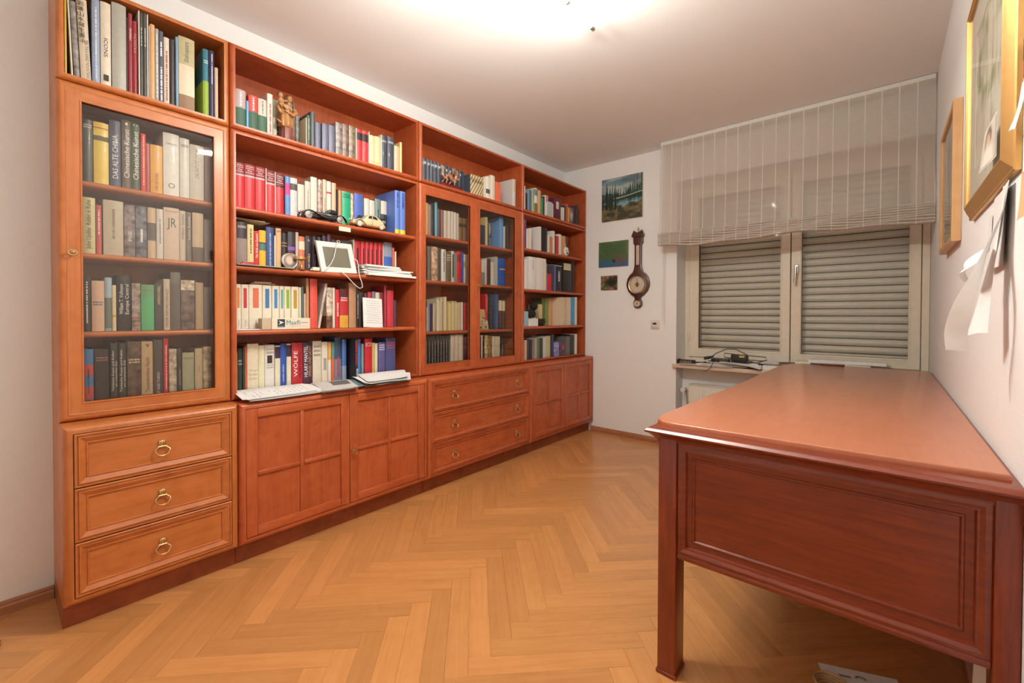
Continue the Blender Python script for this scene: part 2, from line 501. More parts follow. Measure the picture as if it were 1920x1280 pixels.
# baseboards
def skirt(name, pts, nrm):
    mb = MB(); prof = [(0, 0), (.016, 0), (.016, .028), (.012, .034), (.012, .040), (.004, .046), (0, .046)]
    (xa, ya), (xb, yb) = pts; nx, ny = nrm
    vs = [(x+nx*d, y+ny*d, z) for x, y in pts for d, z in prof]; n = len(prof)
    fs = [(i, (i+1) % n, n+(i+1) % n, n+i) for i in range(n)] + [tuple(range(n)), tuple(range(2*n-1, n-1, -1))]
    return struct(name, mb.add(vs, fs), SKIRT)
skirt('baseboard_left', [(XL, YF), (XL, Y0-.002)], (1, 0))
skirt('baseboard_back', [(.06, YW), (NX, YW)], (0, -1))
skirt('baseboard_right', [(XR, YF), (XR, YW)], (-1, 0))
skirt('baseboard_front', [(XL, YF), (XR, YF)], (0, 1))

# ---------------------------------------------------------------- window
WIN = bpy.data.objects.new('window_1', None); COL.objects.link(WIN); WIN['kind'] = 'structure'; WIN['_l'] = [0, 0, 0]
WC = -.20
part(WIN, 'window_frame', MB().ring(PYm, NX+.002, .70, XR-.002, 2.199, [(0, WC-.06), (0, WC), (.036, WC), (.038, WC-.004), (.038, WC-.06), (0, WC-.06)]), CREAM, None)
def sash(x0, x1, z0, z1, px0, px1, pz0, pz1):
    # frame with unequal stiles: outer ring + inner bead around the pane
    c = WC + .008
    s = part(WIN, 'window_sash', MB().ring2(PYm, [(x0, z0, x1, z1, c-.05), (x0, z0, x1, z1, c-.003), (x0+.003, z0+.003, x1-.003, z1-.003, c), (px0, pz0, px1, pz1, c), (px0, pz0, px1, pz1, c-.05), (x0, z0, x1, z1, c-.05)]), CREAM, 40)
    part(WIN, 'glazing_bead', MB().ring(PYm, px0-.012, pz0-.012, px1+.012, pz1+.012, [(0, c), (0, c+.003), (.006, c+.004), (.012, c-.004), (.012, c-.03)]), CREAM, 40, parent=s)
    part(WIN, 'pane', MB().box(px0-.004, px1+.004, YW-c+.024, YW-c+.028, pz0-.004, pz1+.004), PANE_W, None, parent=s)
    return s
sl = sash(.90, 1.640, .742, 2.16, .979, 1.576, .817, 2.08)
sr = sash(1.646, 2.364, .742, 2.16, 1.712, 2.305, .810, 2.08)
for z in (1.48, .915):
    part(WIN, 'hinge', MB().tube([(.900, YW+.188, z-.032), (.900, YW+.188, z+.032)], .0075, 10).tube([(.900, YW+.186, z-.006), (.900, YW+.186, z+.006)], .0095, 10), CREAM, 40, parent=sl)
hz = 1.44
part(WIN, 'window_handle', MB().bbox(1.665, 1.695, YW+.180, YW+.193, hz-.035, hz+.035, .006, 2).tube([(1.68, YW+.185, hz+.012), (1.68, YW+.150, hz+.012)], .009, 12)
     .tube([(1.68, YW+.152, hz+.018), (1.679, YW+.150, hz-.02), (1.676, YW+.150, hz-.07), (1.674, YW+.153, hz-.115)], [.008, .0085, .008, .0075], 12), STEEL, 40, parent=sr)
part(WIN, 'sill', MB().bbox(NX-.022, XR-.001, YW-.035, YW+.20, .662, .692, .004, 2), SILLM, 40)
# roller shutter, closed, outside the panes
SH = thing('roller_shutter', 'closed roller shutter of pale curved slats outside the window', 'shutter', (1.63, YW+.30, .70))
prof = []
pitch = .0535
for i in range(7):
    t = i/6; prof.append((-.015*sin(pi*t), pitch*.90*t))
for i in range(6, -1, -1):
    t = i/6; prof.append((-.015*sin(pi*t)+.003, pitch*.90*t))
_sm = MB().prism([(y, z) for y, z in prof], lambda a, b, c: (c, a, b), -.745, .745).mesh('slat', SLATM, (0, 0, 0), 50)
for i in range(28):
    o = link('slat', _sm, SH); o.location = (0, 0, .02+i*pitch)
part(SH, 'guide_rail', MB().box(.868, .90, YW+.275, YW+.32, .70, 2.2), CREAM, None)
part(SH, 'guide_rail', MB().box(2.366, 2.398, YW+.275, YW+.32, .70, 2.2), CREAM, None)
part(SH, 'dark_behind_slats', MB().box(.86, 2.41, YW+.325, YW+.335, .65, 2.2), BLACK, None)  # added black sheet, stands for the darkness behind the slats

# radiator in the niche under the sill
RD = thing('radiator', 'pale enamel panel radiator in the niche under the window sill', 'radiator', (1.6, YW+.08, .08))
mb = MB().bbox(.945, 2.20, YW+.05, YW+.075, .10, .515, .006, 2)
for i in range(24):
    x = .98 + i*.05
    mb.bbox(x, x+.03, YW+.043, YW+.056, .13, .485, .006, 2)
part(RD, 'panel', mb, RADI, 40)
part(RD, 'top_grille', MB().bbox(.945, 2.20, YW+.05, YW+.135, .515, .525, .004, 1), RADI, 40)
part(RD, 'pipe', MB().tube([(.91, YW+.09, .0), (.91, YW+.09, .46), (.92, YW+.09, .475), (.95, YW+.09, .475)], .009, 10), RADI, 50)
part(RD, 'valve', MB().tube([(.91, YW+.09, .475), (.91, YW+.02, .475)], [.016, .02], 14)    .bbox(.898, .922, YW+.075, YW+.105, .46, .49, .004, 1), WPLAST, 50)
part(RD, 'bracket', MB().box(1.2, 1.24, YW+.075, YW+.16, .13, .36).box(2.0, 2.04, YW+.075, YW+.16, .13, .36), RADI, None)

# roman blind
def fabric(name, x0, step, op):
    m, N, L, P = mat(name); N.remove(P); out = N['Material Output']
    tc = N.new('ShaderNodeTexCoord'); sp = N.new('ShaderNodeSeparateXYZ'); L.new(tc.outputs['Object'], sp.inputs[0])
    a = N.new('ShaderNodeMath'); a.operation = 'SUBTRACT'; a.inputs[1].default_value = x0; L.new(sp.outputs[0], a.inputs[0])
    d = N.new('ShaderNodeMath'); d.operation = 'DIVIDE'; d.inputs[1].default_value = step; L.new(a.outputs[0], d.inputs[0])
    f = N.new('ShaderNodeMath'); f.operation = 'FRACT'; L.new(d.outputs[0], f.inputs[0])
    lt = N.new('ShaderNodeMath'); lt.operation = 'LESS_THAN'; lt.inputs[1].default_value = .05; L.new(f.outputs[0], lt.inputs[0])
    nz = N.new('ShaderNodeTexNoise'); nz.inputs['Scale'].default_value = 90; nz.inputs['Detail'].default_value = 4
    mp = N.new('ShaderNodeMapping'); mp.inputs['Scale'].default_value = (1, 1, 6); L.new(tc.outputs['Object'], mp.inputs[0]); L.new(mp.outputs[0], nz.inputs[0])
    mr = N.new('ShaderNodeMapRange'); mr.inputs['To Min'].default_value = op-.16; mr.inputs['To Max'].default_value = op+.16; L.new(nz.outputs[0], mr.inputs[0])
    mxv = N.new('ShaderNodeMath'); mxv.operation = 'MAXIMUM'; L.new(mr.outputs[0], mxv.inputs[0]); L.new(lt.outputs[0], mxv.inputs[1])
    col = N.new('ShaderNodeMix'); col.data_type = 'RGBA'; col.inputs[6].default_value = (.76, .69, .61, 1); col.inputs[7].default_value = (.90, .88, .85, 1); L.new(lt.outputs[0], col.inputs[0])
    di = N.new('ShaderNodeBsdfDiffuse'); tl = N.new('ShaderNodeBsdfTranslucent'); L.new(col.outputs[2], di.inputs[0]); L.new(col.outputs[2], tl.inputs[0])
    m1 = N.new('ShaderNodeMixShader'); m1.inputs[0].default_value = .35; L.new(di.outputs[0], m1.inputs[1]); L.new(tl.outputs[0], m1.inputs[2])
    tr = N.new('ShaderNodeBsdfTransparent'); m2 = N.new('ShaderNodeMixShader'); L.new(mxv.outputs[0], m2.inputs[0]); L.new(tr.outputs[0], m2.inputs[1]); L.new(m1.outputs[0], m2.inputs[2])
    L.new(m2.outputs[0], out.inputs['Surface'])
    return m
BX0, BX1, BY = .776, 2.400, YW-.15
SHEER = fabric('sheer_striped_fabric', BX0+.012, .0806, .62)
FOLDM = fabric('gathered_striped_fabric', BX0+.012, .0806, .82)
BL = thing('roman_blind', 'sheer off-white roman blind with thin white stripes, gathered above the window', 'blind', (0, BY, 1.63))
part(BL, 'head_rail', MB().bbox(BX0, BX1, BY-.004, BY+.022, 2.466, 2.498, .003, 1), WPLAST, None)
def fz(u, v):
    x = BX0+(BX1-BX0)*u; z = 1.745+(2.47-1.745)*v
    w = (1-v)**2
    y = BY-.006 - .012*w*(1+.6*sin(u*19)+.4*sin(u*43+1)) - .002*sin(u*31)*(1-v)
    return (x + .004*sin(v*9+u*7)*w, y, z)
part(BL, 'fabric', MB().grid(fz, 80, 24), SHEER, 180)
for i in range(8):
    zc = 1.748 - i*.0135
    def ff(u, v, zc=zc, i=i):
        x = BX0-.002+(BX1-BX0+.004)*u
        q = pi*(v-.5)*1.1
        sag = .010*sin(u*pi*3.1+.3*i) + .006*sin(u*23+i)
        return (x, BY-.012-.034*cos(q)*(1+.12*sin(u*31+i*1.7)), zc + sag*(i/8.) + .010*sin(q) - .012*v*0)
    part(BL, 'fold', MB().grid(ff, 60, 6), FOLDM, 180)
part(BL, 'cord', MB().tube([(.772, YW-.03, 1.70), (.770, YW-.028, 1.35), (.768, YW-.03, 1.02)], .0014, 6), WPLAST, None)
part(BL, 'cord', MB().tube([(.755, YW-.035, 1.70), (.757, YW-.03, 1.4), (.752, YW-.03, 1.06)], .0014, 6), WPLAST, None)

# ---------------------------------------------------------------- ceiling lamp
HUB = (1.22, 2.52, 2.21)
LT = thing('ceiling_lamp', 'slim metal ceiling lamp with glowing tube bulb and wire bow', 'lamp', (HUB[0], HUB[1], H))
LR = .0125
def glow(name, watts):
    return emit(name, LAMP_COL, watts / (pi * 2*pi*LR*.2))
part(LT, 'canopy', MB().lathe([(.0, 0), (.065, 0), (.065, -.018), (.055, -.026), (.0, -.028)], lambda a, b, h: (HUB[0]+a, HUB[1]+b, H+h), 32), STEEL, 40)
part(LT, 'stem', MB().tube([(HUB[0], HUB[1], H-.02), HUB], .007, 10).ball(HUB, .022, 16, 10), STEEL, 40)
def lamp_arm(p0, d, glowm):
    d = Vector(d).normalized(); p0 = Vector(p0); sd = d.cross(Vector((0, 0, 1))).normalized(); up = sd.cross(d)
    mp = lambda a, b, h: tuple(p0 + sd*a + up*b + d*h)
    part(LT, 'arm', MB().tube([HUB, tuple(Vector(HUB)*.5+p0*.5+Vector((0, 0, .004))), tuple(p0)], .006, 10).lathe([(.008, -.012), (.0105, -.010), (.0105, .004), (.006, .006)], mp, 14), STEEL, 50)
    part(LT, 'tube_bulb', MB().lathe([(.004, 0), (LR*.8, .004), (LR, .015), (LR, .185), (LR*.8, .196), (.004, .2)], mp, 16), glowm, 60)
    part(LT, 'end_cap', MB().lathe([(.009, .2), (.010, .204), (.010, .226), (.007, .230)], mp, 14), STEEL, 40)
    part(LT, 'wire_bow', MB().tube([mp(.004, .008, .21), mp(.020, .022, .13), mp(.026, .028, .05), mp(.006, .006, -.01)], .0018, 6), BRASS, 60)
lamp_arm((1.144, 2.955, 2.425), (-.03, 1, 0), glow('lamp_tube_glow_weak', LAMP_W*.22))
G3 = glow('lamp_tube_glow', LAMP_W)
lamp_arm((1.17, 2.47, 2.185), (-1, -1, 0), G3)
lamp_arm((1.29, 2.54, 2.185), (1, .25, 0), G3)
lamp_arm((1.25, 2.46, 2.185), (.4, -1, 0), G3)

# ================================================================ bookcase
def arc(t, rr, x1, n=6):
    return [(rr*(1-cos(pi/2*i/n)), x1-rr+rr*sin(pi/2*i/n)) for i in range(n+1)]

def carcass(T, xb, xf, y0, y1, z0, z1, rr=.017, t=.021, back=True, e=.0006):
    y0 += e; y1 -= e; z0 += e; z1 -= e
    prof = [(0, xf-.03)] + arc(t, rr, xf) + [(t, xf), (t, xf-.03), (0, xf-.03)]
    part(T, 'front_frame', MB().ring(PX, y0, z0, y1, z1, prof), CASE_Z, 30)
    part(T, 'side_panel', MB().box(xb, xf-.03, y0, y0+t, z0, z1), CASE_Z, None)
    part(T, 'side_panel', MB().box(xb, xf-.03, y1-t, y1, z0, z1), CASE_Z, None)
    part(T, 'top_panel', MB().box(xb, xf-.03, y0+t, y1-t, z1-t, z1), CASE_Y, None)
    part(T, 'bottom_panel', MB().box(xb, xf-.03, y0+t, y1-t, z0, z0+t), CASE_Y, None)
    if back: part(T, 'back_panel', MB().box(xb, xb+.008, y0+t, y1-t, z0+t, z1-t), CASE_Z, None)

def shelf(T, xb, xf, y0, y1, ztop, th=.021, rc=0):
    poly = [(xb, 0), (xb, -th)] + [(xf-.009+.009*sin(pi*i/8), -th/2-th/2*cos(pi*i/8)) for i in range(9)]
    part(T, 'shelf', MB().prism([(a, ztop+b) for a, b in poly], lambda a, b, c: (a, c, b), y0, y1), CASE_Y, 40)
    part_pegs(T, xf, y0, y1, ztop-th)

def part_pegs(T, xf, y0, y1, z):
    pass

def key(T, D, x, y, z, s=1.0):
    mb = MB().lathe([(.007*s, 0), (.007*s, .003), (.003*s, .004), (.003*s, .014)], lambda a, b, h: (x+h, y+a, z+b), 12)
    mb.tube([(x+.018*s, y+.010*s*cos(q), z-.004*s+.008*s*sin(q)) for q in [2*pi*i/14 for i in range(14)]], .0022*s, 6, closed=True)
    return part(T, 'key', mb, BRASS, 50, parent=D)

def leaf(T):
    o = bpy.data.objects.new('door', None); COL.objects.link(o); o.parent = T; o.empty_display_size = .03
    return o

def glass_door(T, y0, y1, z0, z1, gy0, gy1, gz0, gz1, x1=-.001):
    D = leaf(T)
    for a0, a1 in ((y0, gy0), (gy1, y1)):
        part(T, 'stile', MB().box(x1-.02, x1, a0, a1, z0, z1), CASE_Z, None, parent=D)
    for b0, b1 in ((z0, gz0), (gz1, z1)):
        part(T, 'rail', MB().box(x1-.02, x1-.0003, gy0, gy1, b0, b1), CASE_Y, None, parent=D)
    part(T, 'edge_bead', MB().ring(PX, y0-.001, z0-.001, y1+.001, z1+.001, [(0, x1-.012), (0, x1+.0005), (.003, x1+.0018), (.006, x1+.0005), (.007, x1-.001)]), CASE_Z, 40, parent=D)
    part(T, 'glazing_bead', MB().ring(PX, gy0-.006, gz0-.006, gy1+.006, gz1+.006, [(0, x1), (.001, x1+.0022), (.004, x1+.0022), (.006, x1-.002), (.006, x1-.012)]), CASE_Y, 40, parent=D)
    part(T, 'pane', MB().box(x1-.013, x1-.009, gy0-.004, gy1+.004, gz0-.004, gz1+.004), PANE, None, parent=D)
    return D

def pull(T, D, x, y, z, kind='bail'):
    mb = MB().bbox(x, x+.005, y-.011, y+.011, z+.001, z+.026, .001, 1)
    mb.bbox(x+.004, x+.008, y-.0095, y-.004, z+.004, z+.024, .001, 1).bbox(x+.004, x+.008, y+.004, y+.0095, z+.004, z+.024, .001, 1)
    mb.tube([(x+.006, y-.013, z+.003), (x+.006, y+.013, z+.003)], .0035, 8)
    pts = [(-.012, .002, 0), (-.022, -.006, .004), (-.023, -.012, .008), (-.014, -.026, .012), (0, -.029, .013), (.014, -.026, .012), (.023, -.012, .008), (.022, -.006, .004), (.012, .002, 0)]
    mb.tube([(x+.009+d, y+a, z+b) for a, b, d in pts], .0026, 8)
    return part(T, 'handle', mb, BRASS, 50, parent=D)

def drawer(T, y0, y1, z0, z1, x1):
    prof = [(0, x1-.018), (0, x1-.002), (.002, x1), (.006, x1), (.0075, x1-.004), (.0095, x1-.004), (.011, x1-.0005), (.014, x1), (.030, x1-.008), (.0315, x1-.0055), (.0345, x1-.0055), (.036, x1-.011)]
    D = part(T, 'drawer', MB().ring(PX, y0, z0, y1, z1, prof), CASE_Y, 25)
    part(T, 'panel', MB().box(x1-.018, x1-.011, y0+.03, y1-.03, z0+.03, z1-.03), CASE_Y, None, parent=D)
    return D

def panel_door(T, y0, y1, z0, z1, x1, st=.046, rl=.040):
    """framed door with four sunk panels"""
    D = leaf(T)
    for a0, a1 in ((y0, y0+st), (y1-st, y1)):
        part(T, 'stile', MB().bbox(x1-.02, x1, a0, a1, z0, z1, .002, 1), CASE_Z, 40, parent=D)
    ym, zm = (y0+y1)/2, z0+(z1-z0)*.485
    for b0, b1 in ((z0, z0+rl), (z1-rl, z1)):
        part(T, 'rail', MB().bbox(x1-.02, x1-.0002, y0+st, y1-st, b0, b1, .003, 2), CASE_Y, 40, parent=D)
    part(T, 'muntin', MB().bbox(x1-.014, x1-.003, ym-.009, ym+.009, z0+rl, z1-rl, .004, 2), CASE_Z, 40, parent=D)
    for a0, a1 in ((y0+st, ym-.009), (ym+.009, y1-st)):
        part(T, 'muntin', MB().bbox(x1-.014, x1-.001, a0, a1, zm-.010, zm+.010, .005, 2), CASE_Y, 40, parent=D)
    for a0, a1 in ((y0+st, ym), (ym, y1-st)):
        for b0, b1 in ((z0+rl, zm), (zm, z1-rl)):
            part(T, 'panel', MB().box(x1-.016, x1-.010, a0, a1, b0, b1), CASE_Z, None, parent=D)
    return D

_RED = (CASE_Y, CASE_Z)
bays = [(Y0, Y1), (Y1, Y2), (Y2, Y3), (Y3, Y4)]
XB = XL + .001
top_lbl = ['open top box of the bookcase above the tall single glass door', 'open top box of the bookcase holding the carved statuette',
           'open top box of the bookcase holding the dragon figurine', 'open top box of the bookcase next to the lake painting']
mid_lbl = ['tall glazed bookcase cabinet with one glass door, nearest to the viewer', 'open bookcase section with four rows, toy cars and white tablet',
           'glazed bookcase cabinet with a pair of glass doors', 'open bookcase section at the end by the painted wall']
low_lbl = ['cherry wood base chest with three drawers and single brass pulls', 'cherry wood base cupboard with two four-panel doors and a key',
           'wide cherry wood base chest with three drawers and paired brass pulls', 'cherry wood base cupboard at the corner beside the baseboard']
for i, (a, b) in enumerate(bays):
    CASE_Y, CASE_Z = (HONEY_Y, HONEY_Z) if i == 0 else _RED
    T = thing('open_bookcase', top_lbl[i], 'bookcase', (0, (a+b)/2, ZB), 'stacked bookcase units')
    carcass(T, XB, 0, a, b, ZB, ZC)
shz = [(1.575, 1.313, 1.025), (1.572, 1.311, 1.018), (1.601, 1.313, .984), (1.629, 1.302, .999)]
for i, (a, b) in enumerate(bays):
    CASE_Y, CASE_Z = (HONEY_Y, HONEY_Z) if i == 0 else _RED
    T = thing('glazed_bookcase' if i in (0, 2) else 'open_bookcase', mid_lbl[i], 'bookcase', (0, (a+b)/2, ZA), 'stacked bookcase units')
    carcass(T, XB, 0, a, b, ZA, ZB)
    xf = -.032 if i in (0, 2) else -.010
    for z in shz[i]:
        shelf(T, XB+.009, xf, a+.0225, b-.0225, z)
    if i == 0:
        D = glass_door(T, a+.0225, b-.0225, ZA+.0225, ZB-.0225, 1.569, 1.974, .775, 1.845)
        key(T, D, -.001, 1.541, 1.310, 1.1)
    if i == 2:
        ymid = 3.556
        D = glass_door(T, a+.0225, ymid-.001, ZA+.0225, ZB-.0225, 3.112, 3.497, .782, 1.838)
        D = glass_door(T, ymid+.001, b-.0225, ZA+.0225, ZB-.0225, 3.594, 3.976, .782, 1.838)
        part(T, 'overlap_strip', MB().bbox(-.001, .005, ymid-.006, ymid+.006, ZA+.024, ZB-.024, .002, 2), CASE_Z, 40, parent=D)
        key(T, D, -.001, 3.574, 1.302, 1.2)
for i, (a, b) in enumerate(bays):
    CASE_Y, CASE_Z = (HONEY_Y, HONEY_Z) if i == 0 else _RED
    T = thing('drawer_chest' if i in (0, 2) else 'base_cupboard', low_lbl[i], 'cabinet', (0, (a+b)/2, 0), 'stacked bookcase units')
    carcass(T, XB, DL, a, b, ZP, ZA, .022, .026)
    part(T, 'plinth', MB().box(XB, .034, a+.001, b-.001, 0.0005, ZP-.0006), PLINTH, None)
    x1 = DL-.003
    if i in (0, 2):
        for z0, z1 in ((.4945, .678), (.3065, .4905), (.117, .3025)):
            D = drawer(T, a+.029, b-.029, z0, z1, x1+.006)
            zc = (z0+z1)/2 - .004
            for y in ((1.7735,) if i == 0 else (3.274, 3.903)):
                pull(T, D, x1-.005, y, zc)
    else:
        ym = (a+b)/2
        D1 = panel_door(T, a+.028, ym-.001, .117, .678, x1+.002)
        D2 = panel_door(T, ym+.001, b-.028, .117, .678, x1+.002)
        if i == 1: key(T, D2, x1+.002, ym+.017, .388, 1.3)
